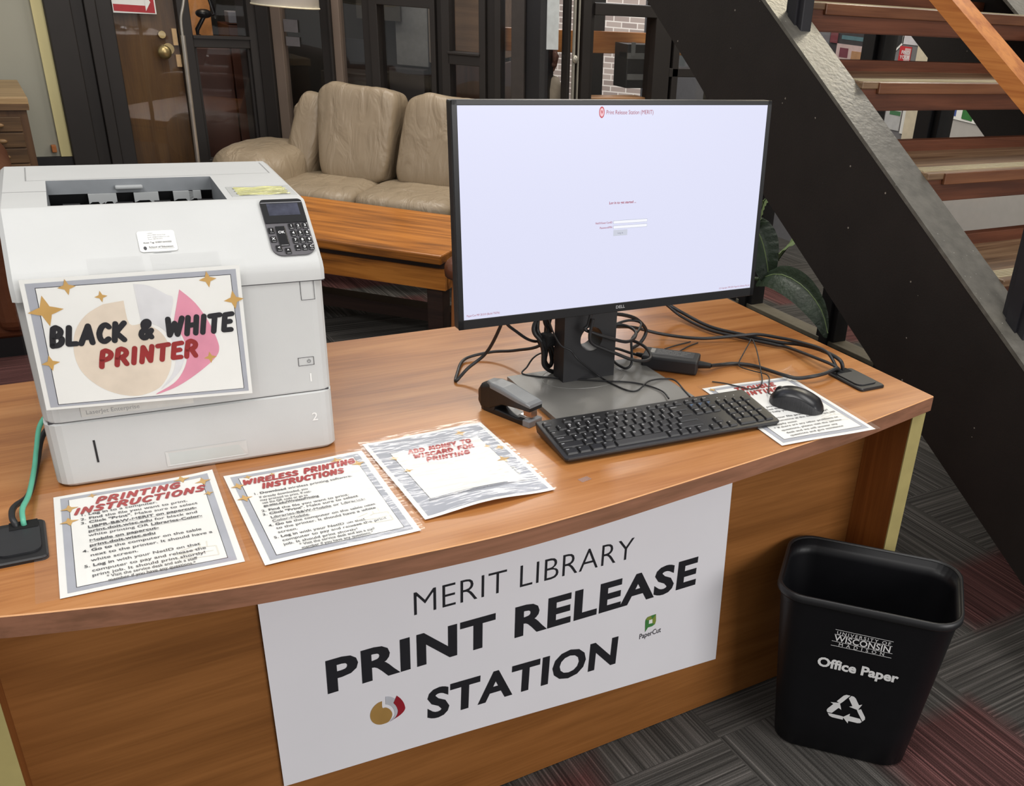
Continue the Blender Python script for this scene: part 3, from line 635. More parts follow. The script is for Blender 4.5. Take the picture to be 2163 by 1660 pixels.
# ------------------------------------------------------------------ staircase
st = thing('staircase', 'open wood-tread staircase with black steel stringers right of the desk', 'staircase', (1.9, 0.7, 0))
SX, SY = 1.9, 0.7
up = lambda y: 0.647 * y - 0.0567
lo = lambda y: 0.586 * y - 0.3954
M_TREAD = wood('red_brown_tread', (74, 40, 26), (104, 60, 40), (90, 50, 32), axis=0, scale=1.0, rough=0.42, streak=16)
M_TRTOP = wood('worn_tread_top', (84, 62, 46), (146, 118, 90), (112, 86, 64), axis=0, rough=0.32, streak=16)
def stringer(x0, x1, fl0, fl1, dz0=0.0):
    m = MB(); ys = [0.5, 0.674, 3.4]
    a = [(0.700, 0.0), (1.673, 0.587 + dz0), (2.195, 0.916 + dz0), (2.631, 1.226 + dz0), (3.5, 1.80 + dz0), (3.5, up(3.5)), (0.35, up(0.35)), (0.35, 0.0)]
    for side in (0, 1): pass
    n = len(a); vs = [(x0 - SX, y - SY, z) for y, z in a] + [(x1 - SX, y - SY, z) for y, z in a]
    m.add(vs, [tuple(range(n))[::-1], tuple(range(n, 2 * n))] + [(i, (i + 1) % n, n + (i + 1) % n, n + i) for i in range(n)])
    o = obj('stringer', m, M_BLKM, st)
    specks(mat('worn_grey_black_paint', (98, 95, 88), 0.33, spec=0.6, var=0.22, vscale=30, bump=0.12, bscale=70), (170, 168, 160), 70.0, 0.55) if 'worn_grey_black_paint' not in MC else None
    f = MB(); v = []
    for y in (0.35, 3.5):
        for x, dz in ((fl0, 0), (fl1, 0), (fl1, -0.012), (fl0, -0.012)): v.append((x - SX, y - SY, up(y) + 0.001 + dz))
    f.add(v, [(0, 1, 2, 3), (7, 6, 5, 4), (0, 4, 5, 1), (1, 5, 6, 2), (2, 6, 7, 3), (3, 7, 4, 0)])
    obj('flange', f, mat('worn_grey_black_paint', (98, 95, 88), 0.33, spec=0.6, var=0.22, vscale=30, bump=0.12, bscale=70), o)
stringer(1.9, 1.912, 1.899, 2.017)
stringer(3.112, 3.124, 3.005, 3.125, -0.048)
TR = [(2.806, 1.815), (2.532, 1.628), (2.253, 1.437), (2.0, 1.258), (1.718, 1.072), (1.425, 0.875), (1.15, 0.69), (0.88, 0.50), (0.62, 0.31)]
for y, z in TR:
    m = MB(); m.box(2.016 - SX, 3.1 - SX, y - SY + 0.004, y - SY + 0.30, z - 0.07, z - 0.018)
    m.box(2.016 - SX, 3.09 - SX, y - SY + 0.0, y - SY + 0.004, z - 0.072, z - 0.018)
    m.box(2.016 - SX, 3.1 - SX, y - SY + 0.004, y - SY + 0.03, z - 0.075, z - 0.018)
    o = obj('tread', m, M_TREAD, st)
    m = MB(); m.box(2.016 - SX, 3.1 - SX, y - SY - 0.004, y - SY + 0.30, z - 0.018, z, 0.003)
    obj('tread_top', m, M_TRTOP, o)
    m = MB().box(2.075 - SX, 3.1 - SX, y - SY - 0.010, y - SY + 0.0, z - 0.03, z - 0.001, 0.002)
    obj('nosing', m, wood('nosing_wood', (96, 58, 38), (128, 84, 56), axis=0, rough=0.3), o)
    m = MB().box(2.016 - SX, 3.1 - SX, y - SY + 0.285, y - SY + 0.315, z - 0.03, z + 0.03, 0.002)
    obj('back_lip', m, M_TREAD, o)
    m = MB()
    for k in range(5): m.box(2.02 - SX, 3.08 - SX, y - SY + 0.018 + k * 0.010, y - SY + 0.023 + k * 0.010, z - 0.001, z + 0.0022)
    obj('anti_slip_strip', m, mat('pale_anti_slip', (176, 164, 132), 0.4), o)
# posts and rail
for y0 in (2.195, 1.285):
    zb = up(y0) - 0.03
    m = MB().box(1.948 - SX, 1.985 - SX, y0 - SY, y0 + 0.072 - SY, zb, 1.9, 0.003); m.box(1.94 - SX, 1.95 - SX, y0 + 0.02 - SY, y0 + 0.052 - SY, zb + 0.02, 1.9)
    obj('post', m, mat('black_post_paint', (28, 27, 32), 0.5), st)
m = MB(); v = []
ra = lambda y: 0.628 * (y - 1.414) + 1.260
for y in (0.7, 2.9):
    for x, dz in ((1.925, 0.0), (1.99, 0.0), (1.99, 0.047), (1.925, 0.047)): v.append((x - SX, y - SY, ra(y) + dz))
m.add(v, [(0, 1, 2, 3), (7, 6, 5, 4), (0, 4, 5, 1), (1, 5, 6, 2), (2, 6, 7, 3), (3, 7, 4, 0)])
obj('handrail', m, wood('orange_oak_rail', (164, 92, 40), (204, 132, 66), axis=1, rough=0.32, streak=22), st)

# ------------------------------------------------------------------ desk
DX, DY = 0.69, 1.95
dk = thing('desk', 'bow-fronted honey cherry desk carrying the printer and the monitor', 'desk', (DX, DY, 0))
FR = [(-0.172, 1.212), (-0.095, 1.178), (0.063, 1.136), (0.239, 1.106), (0.475, 1.085), (0.648, 1.087), (0.851, 1.103), (1.06, 1.122), (1.273, 1.145), (1.427, 1.169), (1.551, 1.190)]
FRs = [(p.x, p.y) for p in catmull([Vector((x, y, 0)) for x, y in FR], 5)]
outl = FRs + [(1.555, 1.951), (-0.172, 1.951)]
m = MB(); n = len(outl)
nf = len(FRs); topv = [(x - DX, y - DY + (0.0016 if i < nf else 0), 0.740) for i, (x, y) in enumerate(outl)]; rimv = [(x - DX, y - DY, 0.7385) for x, y in outl]; botv = [(x - DX, y - DY, 0.708) for x, y in outl]
m.mi = 0; m.add(topv, [tuple(range(n))], smooth=False); m.add(botv, [tuple(range(n))[::-1]], smooth=False)
tp = obj('tabletop', m, M_DESK, dk)
m = MB(); m.add(rimv + botv, [(i, n + i, n + (i + 1) % n, (i + 1) % n) for i in range(n)], smooth=False); m.mi = 1; m.add(topv + rimv, [(i, n + i, n + (i + 1) % n, (i + 1) % n) for i in range(n)], smooth=False)
obj('edge_band', m, [M_EDGE, mat('painted_edge_highlight', (214, 160, 112), 0.25)], tp)  # pale rim colour is a painted highlight along the top edge
obj('modesty_panel', MB().box(-0.125 - DX, 1.497 - DX, 1.302 - DY, 1.327 - DY, 0.003, 0.708), M_PANEL, dk)
m = MB(); m.cyl((1.30 - DX, 1.303 - DY, 0.4), (1.30 - DX, 1.299 - DY, 0.4), 0.004)
for x0, x1, ye in ((1.497, 1.533, 1.19), (-0.161, -0.125, 1.215)):
    lg = obj('leg_panel', MB().box(x0 - DX, x1 - DX, ye - DY, 1.94 - DY, 0.0, 0.708), M_LEGW, dk)
    obj('edge_band', MB().box(x0 - DX - 0.0008, x1 - DX + 0.0008, ye - 0.003 - DY, ye - DY, 0.0, 0.707), M_GREENEDGE, lg)
def grommet(cx, cy, w, d, rz, slot):
    Mx = Matrix.Translation((cx - DX, cy - DY, 0.740)) @ Matrix.Rotation(rz, 4, 'Z')
    m = MB(); m.M = Mx
    def rr(w, d, r, z):
        out = []
        for sx, sy, a0 in ((1, 1, 0), (-1, 1, 90), (-1, -1, 180), (1, -1, 270)):
            for k in range(5):
                a = R(a0 + k * 22.5); out.append((sx * (w / 2 - r) + r * math.cos(a), sy * (d / 2 - r) + r * math.sin(a), z))
        return out
    m.loft([rr(w, d, 0.008, 0.0), rr(w, d, 0.008, 0.004), rr(w - 0.004, d - 0.004, 0.007, 0.006)], smooth=False)
    g = obj('cable_grommet', m, M_BLKP, dk)
    c = MB(); c.M = Mx; c.loft([rr(w * .8, d * .72, 0.014, 0.0055), rr(w * .8, d * .72, 0.014, 0.0085)], smooth=False)
    obj('grommet_cover', c, mat('grommet_grey_black', (40, 41, 44), 0.45), g)
    s_ = MB(); s_.M = Mx; s_.box(slot[0] - slot[2] / 2, slot[0] + slot[2] / 2, slot[1] - slot[3] / 2, slot[1] + slot[3] / 2, 0.0065, 0.0092)
    obj('cable_slot', s_, mat('slot_black', (6, 6, 7), 0.9), g)
grommet(1.457, 1.323, 0.068, 0.108, -0.03, (0.0, 0.040, 0.03, 0.02))
grommet(-0.066, 1.345, 0.066, 0.108, -0.03, (0.008, 0.038, 0.034, 0.022))
# small marks of clear tape on the desk
o = obj('tape_scrap', MB().box(-0.010, 0.010, -0.006, 0.006, 0, 0.0006), film('dull_tape', rough=0.4, k=2.5, bump=0.2, tint=(0.95, 0.93, 0.9))); o.location = (0.713, 1.181, 0.7405); o.rotation_euler = (0, 0, 0.2); tag(o, 'small scrap of clear tape on the front of the desktop', 'tape')
m = MB()
for i in range(9):
    a = i * 0.75; p = Vector((0.030 * math.cos(a), 0.022 * math.sin(a), 0.002)); q = Vector((0.022 * math.cos(a + .7), 0.026 * math.sin(a + .7), 0.0015))
    m.add([(0, 0, 0.022 + 0.004 * math.sin(i * 2)), p + Vector((0, 0, 0.006 * (i % 2))), q], [(0, 1, 2)], smooth=False)
o = obj('crumpled_wrapper', m, film('crinkly_clear_wrapper', rough=0.12, k=1.6, bump=0.3, bscale=30)); o.location = (1.345, 1.405, 0.741); tag(o, 'crumpled clear plastic wrapper on the desk near the right grommet', 'wrapper')

# ------------------------------------------------------------------ printer (local x along front, y back, z up)
PX, PY, PYAW = -0.0078, 1.4874, -0.062
pr = thing('printer', 'white laser printer with a keypad on the left of the desk', 'printer', (PX, PY, 0.740), PYAW)
PW, PD = 0.408, 0.42
def rsec(x0, x1, y0, y1, z, r, n=5, rb=None):
    rb = r * .6 if rb is None else rb; out = []
    for cx, cy, a0, q in ((x1 - r, y0 + r, 270, r), (x1 - rb, y1 - rb, 0, rb), (x0 + rb, y1 - rb, 90, rb), (x0 + r, y0 + r, 180, r)):
        for k in range(n):
            a = R(a0 + 90 * k / (n - 1)); out.append((cx + q * math.cos(a), cy + q * math.sin(a), z))
    return out
# lower tray housing
m = MB(); m.loft([rsec(0.004, PW - 0.004, 0.004, PD, 0.0015, 0.02), rsec(0.0, PW, 0.0, PD, 0.006, 0.022), rsec(0, PW, 0, PD, 0.1005, 0.022), rsec(0.003, PW - 0.003, 0.003, PD, 0.1025, 0.02)], smooth=False)
base = obj('paper_tray', m, M_PRW, pr)
m = MB(); hx0, hx1, hz0, hz1 = 0.149, 0.267, 0.0115, 0.0362
v = [(hx0, -0.0006, hz0), (hx1, -0.0006, hz0), (hx1, -0.0006, hz1), (hx0, -0.0006, hz1), (hx0 + 0.005, -0.0002, hz0 + 0.001), (hx1 - 0.005, -0.0002, hz0 + 0.001), (hx1 - 0.012, -0.0002, hz1 - 0.006), (hx0 + 0.004, -0.0002, hz1 - 0.003)]
m.add(v, [(4, 5, 6, 7)]); m.mi = 1; m.add(v, [(0, 1, 5, 4), (1, 2, 6, 5), (2, 3, 7, 6), (3, 0, 4, 7)])
obj('tray_handle', m, [mat('tray_handle_grey', (196, 201, 199), 0.5, var=0.02), mat('tray_handle_edge', (205, 206, 204), 0.5, var=0.02)], base)
obj('level_gauge', MB().box(0.0572, 0.0600, -0.0008, 0.001, 0.0355, 0.0715), M_BLKP, base)
m = MB(); text(m, '2', (0.375, 0.0535), None, 0.013, fn=lambda x, y: (x, -0.0007, y), bold=0.01, align='c')
obj('number', m, mat('raised_white', (236, 236, 234), 0.5), base)
obj('seam', MB().box(0.006, PW - 0.006, 0.006, PD - .01, 0.1022, 0.1045), M_LINE, pr)
# body with chamfered front top
H0, H1, NT, HT = 0.284, 0.313, 0.10, 0.387
m = MB(); m.loft([rsec(0.003, PW - 0.001, 0.002, PD, 0.1045, 0.02), rsec(0.001, PW + 0.0, 0.0015, PD, 0.107, 0.022), rsec(0.001, PW + 0.001, 0.0015, PD, H0, 0.022)], smooth=False)
bd = obj('body', m, M_PRW, pr)
obj('seam', MB().box(0.18, PW + 0.0006, 0.0008, PD * .3, H0 - 0.0005, H0 + 0.0012), M_LINE, pr)
# top cover: profile swept across x with a rectangular output well
prof = [(-0.001, H0 + 0.0012), (-0.0015, H1 - 0.012), (0.0005, H1 - 0.004), (0.004, H1 + 0.002), (NT * .5, (H1 + HT) / 2 + 0.0005), (NT - 0.008, HT - 0.006), (NT - 0.002, HT - 0.002), (NT + 0.004, HT)]
WX0, WX1, WY0, WY1 = 0.061, 0.298, 0.110, 0.289
m = MB(); m.sm = False
def strip(x0, x1, pf):
    vs = [(x, y, z) for y, z in pf for x in (x0, x1)]; k = len(pf)
    m.add(vs, [(2 * i, 2 * i + 1, 2 * i + 3, 2 * i + 2) for i in range(k - 1)], smooth=True)
xa, xb = -0.001, PW + 0.002
cs = 0.006
strip(xa + cs, xb - cs, prof)
q = lambda x0, x1, y0, y1, z: m.add([(x0, y0, z), (x1, y0, z), (x1, y1, z), (x0, y1, z)], [(0, 1, 2, 3)], smooth=False)
YB = PD
q(xa + cs, xb - cs, NT + 0.004, WY0, HT); q(xa + cs, WX0, WY0, WY1, HT); q(WX1, xb - cs, WY0, WY1, HT); q(xa + cs, xb - cs, WY1, YB - 0.006, HT)
full = prof + [(YB - 0.006, HT), (YB - 0.001, HT - 0.004), (YB, HT - 0.012), (YB, H0 + 0.0012)]
for xo, xi, fl in ((xa, xa + cs, 1), (xb, xb - cs, -1)):
    inn = full; ctr = (0.22, 0.30)
    out = [(y + (0.004 if y < .2 else -0.004), z - (0.004 if z > H0 + .02 else 0)) for y, z in full]
    vs = [(xi, y, z) for y, z in inn] + [(xo, y, z) for y, z in out]; k = len(full)
    m.add(vs, [(i, i + 1, k + i + 1, k + i) if fl < 0 else (i + 1, i, k + i, k + i + 1) for i in range(k - 1)], smooth=True)
    m.add([(xo, y, z) for y, z in out], [tuple(range(k))], smooth=False)
m.add([(xa, YB, HT - .012), (xb, YB, HT - .012), (xb, YB, H0), (xa, YB, H0), (xa + cs, YB - .006, HT), (xb - cs, YB - .006, HT)], [(0, 1, 2, 3), (4, 5, 1, 0)], smooth=False)
tc_ = obj('top_cover', m, M_PRW, pr)
# output well
m = MB(); zf = 0.350; zb = 0.336
m.add([(WX0, WY0, HT), (WX1, WY0, HT), (WX1, WY1, HT), (WX0, WY1, HT), (WX0, WY0, zf), (WX1, WY0, zf), (WX1, WY1, zb), (WX0, WY1, zb)], [(0, 4, 7, 3), (1, 2, 6, 5), (0, 1, 5, 4)])
m.mi = 1; m.add([(WX0, WY0, zf), (WX1, WY0, zf), (WX1, WY1, zb), (WX0, WY1, zb)], [(0, 1, 2, 3)])
m.mi = 0; m.add([(WX0, WY1, HT), (WX1, WY1, HT), (WX1, WY1 - 0.002, 0.366), (WX0, WY1 - 0.002, 0.366)], [(0, 1, 2, 3)])
m.mi = 1; m.add([(WX0, WY1 - 0.002, 0.366), (WX1, WY1 - 0.002, 0.366), (WX1, WY1 + .02, 0.335), (WX0, WY1 + .02, 0.335)], [(0, 1, 2, 3)])
well = obj('output_tray', m, [mat('well_grey', (122, 126, 130), 0.5), M_PRDK], pr)
m = MB().box(0.155, 0.195, WY1 - 0.010, WY1 - 0.001, 0.372, 0.378, 0.002)
obj('paper_stop', m, M_PRG, well)
for x0, w in ((0.115, 0.022), (0.137, 0.018), (0.18, 0.036), (0.238, 0.03), (0.262, 0.018)):
    obj('roller_flap', MB().prism([(x0, 0.366), (x0 + w, 0.366), (x0 + w, 0.353), (x0 + w * .7, 0.350), (x0 + w * .6, 0.354), (x0 + w * .2, 0.354), (x0, 0.351)], -0.286, -0.281), M_PRG, well).data.transform(Matrix.Rotation(R(90), 4, 'X'))
for x0 in (0.09, 0.165, 0.22, 0.285):
    obj('roller', MB().cyl((x0 - 0.012, 0.276, 0.350), (x0 + 0.012, 0.276, 0.350), 0.004), M_BLKP, well)
# top panel seam and reflective sticker
m = MB()
for a, b in (((0.034, 0.2915), (0.033, 0.4)), ((0.3945, 0.305), (0.3945, 0.4))): m.add([(a[0], a[1], HT + .0004), (a[0] + .0016, a[1], HT + .0004), (b[0] + .0016, b[1], HT + .0004), (b[0], b[1], HT + .0004)], [(0, 1, 2, 3)])
m.add([(0.034, 0.291, HT + .0004), (0.394, 0.304, HT + .0004), (0.394, 0.3048, HT + .0004), (0.034, 0.2918, HT + .0004)], [(0, 1, 2, 3)])
m.add([(0.004, 0.209, HT + .0004), (WX0, 0.209, HT + .0004), (WX0, 0.2102, HT + .0004), (0.004, 0.2102, HT + .0004)], [(0, 1, 2, 3)])
obj('cover_seam', m, mat('soft_grey_seam', (150, 150, 150), 0.6), tc_)
m = MB().box(0.308, 0.404, 0.123, 0.197, HT, HT + 0.0006)
stk = obj('clear_sticker', m, mat('grey_clear_sticker', (184, 186, 184), 0.35, var=0.05), tc_, label='clear grey sticker with a yellowish foil patch')
m = MB(); m.grid(lambda a, b: (0.318 + 0.076 * a + .002 * math.sin(b * 20), 0.129 + 0.060 * b, HT + 0.0009 + 0.0006 * math.sin(a * 9 + b * 40)), 16, 24)
obj('foil_patch', m, mat('yellow_foil', (226, 222, 150), 0.22, metal=0.35, var=0.35, vscale=26, bump=1.0, bscale=70, stretch=(.25, 2, 1)), stk)
# sloped face: frame for control panel and asset label
sdir = Vector((0, NT, HT - H1)); SL = sdir.length; sdir.normalize()
MS = frame_M((0, 0, H1 + 0.001), (1, 0, 0), tuple(sdir))
def sm(): b = MB(); b.M = MS; return b
def rrect(x0, x1, y0, y1, r0, r1=None, n=6):
    r1 = r0 if r1 is None else r1; out = []
    for cx, cy, a0, q in ((x1 - r1, y0 + r1, 270, r1), (x1 - r0, y1 - r0, 0, r0), (x0 + r0, y1 - r0, 90, r0), (x0 + r1, y0 + r1, 180, r1)):
        for k in range(n):
            a = R(a0 + 90 * k / (n - 1)); out.append((cx + q * math.cos(a), cy + q * math.sin(a)))
    return out
CX0, CX1, CY0, CY1 = 0.3405, 0.4030, 0.0125, 0.1190
m = sm(); m.prism([(CX1 - (CX1 - x) * 1.0, y) for x, y in rrect(CX0, CX1, CY0, CY1, 0.006, 0.016)], 0.0, 0.0022)
cp = obj('control_panel', m, mat('keypad_grey', (92, 90, 94), 0.45), pr)
m = sm(); m.prism(rrect(CX0 + 0.0004, CX1 - 0.0004, 0.0732, CY1 - 0.0004, 0.006, 0.0005), 0.0022, 0.0040)
dsp = obj('display', m, mat('glossy_black_display', (14, 14, 17), 0.06, coat=1.0), cp)
m = sm(); m.box(0.3495, 0.3955, 0.087, 0.110, 0.0040, 0.0042)
obj('lcd_window', m, mat('bluish_lcd', (62, 64, 78), 0.25, var=0.3, vscale=70), dsp)
m = sm(); m.box(CX0 + .001, CX1 - .001, 0.1115, 0.1124, 0.0040, 0.0043)
obj('highlight_bar', m, mat('silver_bar', (190, 190, 196), 0.3, metal=.5), dsp)
M_KEYB = mat('gloss_black_key', (16, 16, 19), 0.16, coat=0.6)
def pkey(cx, cy, w, h, glyphs):
    m = sm(); m.loft([[(x, y, 0.0022) for x, y in rrect(cx - w / 2, cx + w / 2, cy - h / 2, cy + h / 2, 0.0016)], [(x, y, 0.0040) for x, y in rrect(cx - w / 2, cx + w / 2, cy - h / 2, cy + h / 2, 0.0016)], [(x, y, 0.0048) for x, y in rrect(cx - w / 2 + .001, cx + w / 2 - .001, cy - h / 2 + .001, cy + h / 2 - .001, 0.0014)]], smooth=False)
    k = 0.0050; m.mi = 1
    if glyphs: text(m, glyphs, (cx, cy - .0020 + (.006 if h > .02 else 0)), None, 0.0042, fn=lambda x, y: (x, y, k), align='c', bold=0.02)
    obj('keypad_button', m, [M_KEYB, M_WPT], cp)
for r_, row in enumerate(('123', '456', '789', '*0C')):
    for c_, ch in enumerate(row): pkey(0.3768 + c_ * 0.0101 + r_ * .0002, 0.0655 - r_ * 0.0136, 0.0084, 0.0104, ch)
pkey(0.3600, 0.0480, 0.0142, 0.0370, 'OK')
for cx, cy, ch in ((0.3462, 0.0590, '?'), (0.3462, 0.0425, 'X'), (0.3505, 0.0255, '<'), (0.3625, 0.0195, '^')): pkey(cx, cy, 0.0088, 0.0104, ch)
m = sm(); m.prism(rrect(0.1645, 0.2135, 0.0352, 0.0722, 0.004), 0.0004, 0.0010)
al = obj('asset_label', m, M_WHITE, pr, label='white asset sticker on the sloped front')
m = sm(); f_ = lambda x, y: (x, y, 0.0014)
for s_, x, y, h, w in (('Contact', 0.1775, 0.0672, .0016, .008), ('Library MERIT Service Desk', 0.1775, 0.0636, .0016, .024), ('Email: ask@education.wisc.edu', 0.1775, 0.0600, .0016, .029), ('Phone: 608 262 4775', 0.1775, 0.0565, .0016, .019), ('Asset Tag:', 0.1705, 0.0498, .0026, .0145), ('SOE0716XXX03', 0.1860, 0.0498, .0028, .0215), ('School of Education', 0.1765, 0.0415, .0030, .032), ('UNIVERSITY OF WISCONSIN-MADISON', 0.1765, 0.0392, .0012, .033)):
    text(m, s_, (x, y), (x + w, y), h, fn=f_, bold=0.012 if h > .002 else 0.0)
m.add([f_(0.1715 + .0022 * math.cos(a), 0.0415 + .0034 * math.sin(a)) for a in [i * .5236 for i in range(12)]], [tuple(range(12))])
obj('lettering', m, M_TXT, al)
m = sm(); m.add([(0.181, 0.0338, .0004), (0.204, 0.0338, .0004), (0.204, 0.0350, .0004), (0.181, 0.0350, .0004)], [(0, 1, 2, 3)])
obj('emblem', m, M_PRG, pr)
# front details
m = MB(); e = 0.0008
def fr_line(x0, x1, z0, z1): m.add([(x0, -0.0004 + .001, z0), (x1, -0.0004 + .001, z0), (x1, -0.0004 + .001, z1), (x0, -0.0004 + .001, z1)], [(0, 1, 2, 3)])
for x in (0.3718, 0.3918): fr_line(x, x + e, 0.255, 0.284)
fr_line(0.3718, 0.3926, 0.2545, 0.2553)
obj('latch', m, M_LINE, bd)
m = MB()
for x in (0.358, 0.3815): fr_line(x, x + e, 0.149, 0.162)
fr_line(0.358, 0.3823, 0.1485, 0.1493); fr_line(0.358, 0.3823, 0.1617, 0.1625)
pts = [(0.3745 + 0.0026 * math.cos(R(a)), 0.0006, 0.1555 + 0.0026 * math.sin(R(a))) for a in range(120, 421, 30)]
m.tube(pts, 0.0003, n=4, spline=False); m.box(0.3743, 0.3748, 0.0003, 0.0008, 0.1555, 0.1592)
obj('power_button', m, M_LINE, bd)
m = MB(); text(m, '1', (0.375, 0.121), None, 0.013, fn=lambda x, y: (x, 0.0010, y), bold=0.008, align='c')
obj('number', m, mat('raised_white', (236, 236, 234), 0.5), bd)
m = MB().box(0.05, 0.2, 0.0004, 0.002, 0.1095, 0.1255)
mp_ = obj('model_label', m, mat('model_label_grey', (206, 205, 200), 0.4), bd)
m = MB(); text(m, 'LaserJet Enterprise', (0.056, 0.113), None, 0.006, fn=lambda x, y: (x, 0.0002, y))
obj('lettering', m, mat('label_grey_ink', (150, 150, 150), .5), mp_)

# taped sign hanging on the printer front
sg = thing('laminated_sign', 'laminated landscape sign reading black and white printer on the printer front', 'sign', (PX, PY, 0.740), PYAW)
SQ = [(0.0126, 0.3180), (0.2882, 0.3185), (0.2834, 0.1192), (0.0097, 0.1320)]
SZ0 = -0.0085
def bl(q4, u, v):  # u right, v up ; q4 TL TR BR BL
    a = Vector(q4[3]).lerp(Vector(q4[2]), u); b = Vector(q4[0]).lerp(Vector(q4[1]), u); return a.lerp(b, v)
def sp(x, z, l=0): return (x, SZ0 - l - 0.02 * (0.32 - z), z)
def sheet(mb, q4, l, nu=10, nv=10): mb.grid(lambda a, b: sp(*bl(q4, a, b), l), nu, nv)
m = MB(); m.mi = 0; sheet(m, SQ, 0)
m.mi = 1; sheet(m, [(0.0185, 0.3125), (0.2825, 0.3130), (0.2785, 0.1240), (0.0155, 0.1355)], .0003)
m.mi = 2; sheet(m, [(0.0290, 0.3062), (0.2750, 0.3058), (0.2725, 0.1288), (0.0252, 0.1382)], .0005)
m.mi = 0; sheet(m, [(0.0298, 0.3054), (0.2742, 0.3050), (0.2717, 0.1295), (0.0260, 0.1390)], .0007)
obj('paper', m, [M_WHITE, M_GREYB, M_INK], sg)
LG = [(0.3921, 0.3193), (0.3919, 0.3047), (0.3978, 0.3027), (0.4038, 0.297), (0.4078, 0.2889), (0.4087, 0.2821), (0.4064, 0.275), (0.4009, 0.2684), (0.3926, 0.2675), (0.385, 0.2688), (0.3777, 0.2735), (0.3719, 0.2816), (0.3694, 0.2915), (0.37, 0.3008), (0.3737, 0.3095), (0.3797, 0.3157), (0.3855, 0.3188)]
LS = [(0.3988, 0.3268), (0.4065, 0.3237), (0.4147, 0.3156), (0.412, 0.3072), (0.4161, 0.2999), (0.4185, 0.2917), (0.4185, 0.2844), (0.4162, 0.2773), (0.4114, 0.2721), (0.4035, 0.2681), (0.4103, 0.275), (0.4132, 0.281), (0.413, 0.2892), (0.4102, 0.2975), (0.4055, 0.3043), (0.3982, 0.3097)]
LR = [(0.4188, 0.3211), (0.425, 0.3122), (0.4303, 0.3005), (0.4326, 0.289), (0.4317, 0.2838), (0.4279, 0.2789), (0.4212, 0.2744), (0.412, 0.271), (0.4022, 0.2679), (0.4127, 0.2723), (0.4169, 0.2779), (0.4189, 0.2851), (0.4177, 0.2936), (0.4155, 0.3002), (0.412, 0.3068)]
# large pale copy of the emblem
E_G = [(0.1311, 0.2798), (0.1330, 0.2460), (0.150, 0.2440), (0.168, 0.2330), (0.178, 0.2130), (0.1790, 0.1900), (0.1740, 0.170), (0.160, 0.1490), (0.142, 0.1400), (0.1222, 0.1380), (0.098, 0.1460), (0.077, 0.1620), (0.062, 0.1850), (0.0582, 0.2129), (0.065, 0.2420), (0.082, 0.2640), (0.105, 0.2770)]
E_S = [(0.1466, 0.3022), (0.166, 0.298), (0.186, 0.284), (0.194, 0.276), (0.184, 0.240), (0.192, 0.228), (0.198, 0.212), (0.1985, 0.196), (0.193, 0.178), (0.182, 0.162), (0.158, 0.143), (0.176, 0.164), (0.184, 0.184), (0.186, 0.204), (0.181, 0.222), (0.170, 0.238), (0.148, 0.250)]
E_R = [(0.2038, 0.2895), (0.222, 0.268), (0.2362, 0.2382), (0.2445, 0.208), (0.2445, 0.1933), (0.238, 0.183), (0.224, 0.171), (0.200, 0.155), (0.176, 0.143), (0.150, 0.1365), (0.176, 0.150), (0.190, 0.165), (0.199, 0.184), (0.201, 0.206), (0.196, 0.226), (0.1889, 0.240)]
m = MB()
SMO = lambda E_: [(p.x, p.y) for p in catmull([Vector((x, y, 0)) for x, y in E_], 4)]
for i, E_ in enumerate((SMO(E_G), SMO(E_S), SMO(E_R))): m.mi = i; m.add([sp(x, z, .0009 + .00003 * i) for x, z in E_], [tuple(range(len(E_)))])
obj('pale_emblem', m, [mat('pale_tan_ink', (228, 214, 196), .6), mat('pale_silver_ink', (222, 222, 224), .6), mat('pink_ink', (226, 150, 172), .6)], sg)
fs = lambda x, z: sp(x, z, .0011)
for x, z, r_ in ((0.0659, 0.3045, 0.0112), (0.1044, 0.2880, 0.0082), (0.2431, 0.3010, 0.0120), (0.2745, 0.2680, 0.0140), (0.0358, 0.2740, 0.0215), (0.0278, 0.2003, 0.0115), (0.2313, 0.1842, 0.0090)):
    m = MB(); star(m, x, z, r_, 0.05, fs); obj('star', m, M_GOLD, sg)
ft = lambda x, z: sp(x, z, .0013)
m = MB(); brush(m, 'BLACK & WHITE', (0.0330, 0.2215), (0.2670, 0.2205), 0.0290, t=0.26, fn=ft, gap=.26)
m.mi = 1; brush(m, 'PRINTER', (0.0865, 0.1850), (0.2145, 0.1870), 0.0258, t=0.27, fn=ft, gap=.26)
obj('lettering', m, [M_INK, mat('brick_red_ink', (152, 40, 40), .5)], sg)
m = MB(); sheet(m, [(0.0030, 0.3262), (0.2957, 0.3274), (0.2938, 0.1150), (-0.0020, 0.1270)], .0017, 16, 12)
obj('laminate_film', m, M_FILM, sg)
m = MB()
for a, b in ((0.0065, 0.5), (0.52, 0.98)):
    m.add([(0.095 + 0.08 * (a > .5) , SZ0 - .0005, 0.316), (0.165 + 0.10 * (a > .5), SZ0 - .0005, 0.317), (0.165 + 0.10 * (a > .5), 0.0008, 0.3175), (0.095 + 0.08 * (a > .5), 0.0008, 0.3165), (0.165 + 0.10 * (a > .5), 0.0225, 0.3322), (0.095 + 0.08 * (a > .5), 0.0225, 0.3322)], [(0, 1, 2, 3), (3, 2, 4, 5)])
obj('clear_tape', m, film('clear_tape', rough=0.25, k=2.0, bump=0.1), sg)
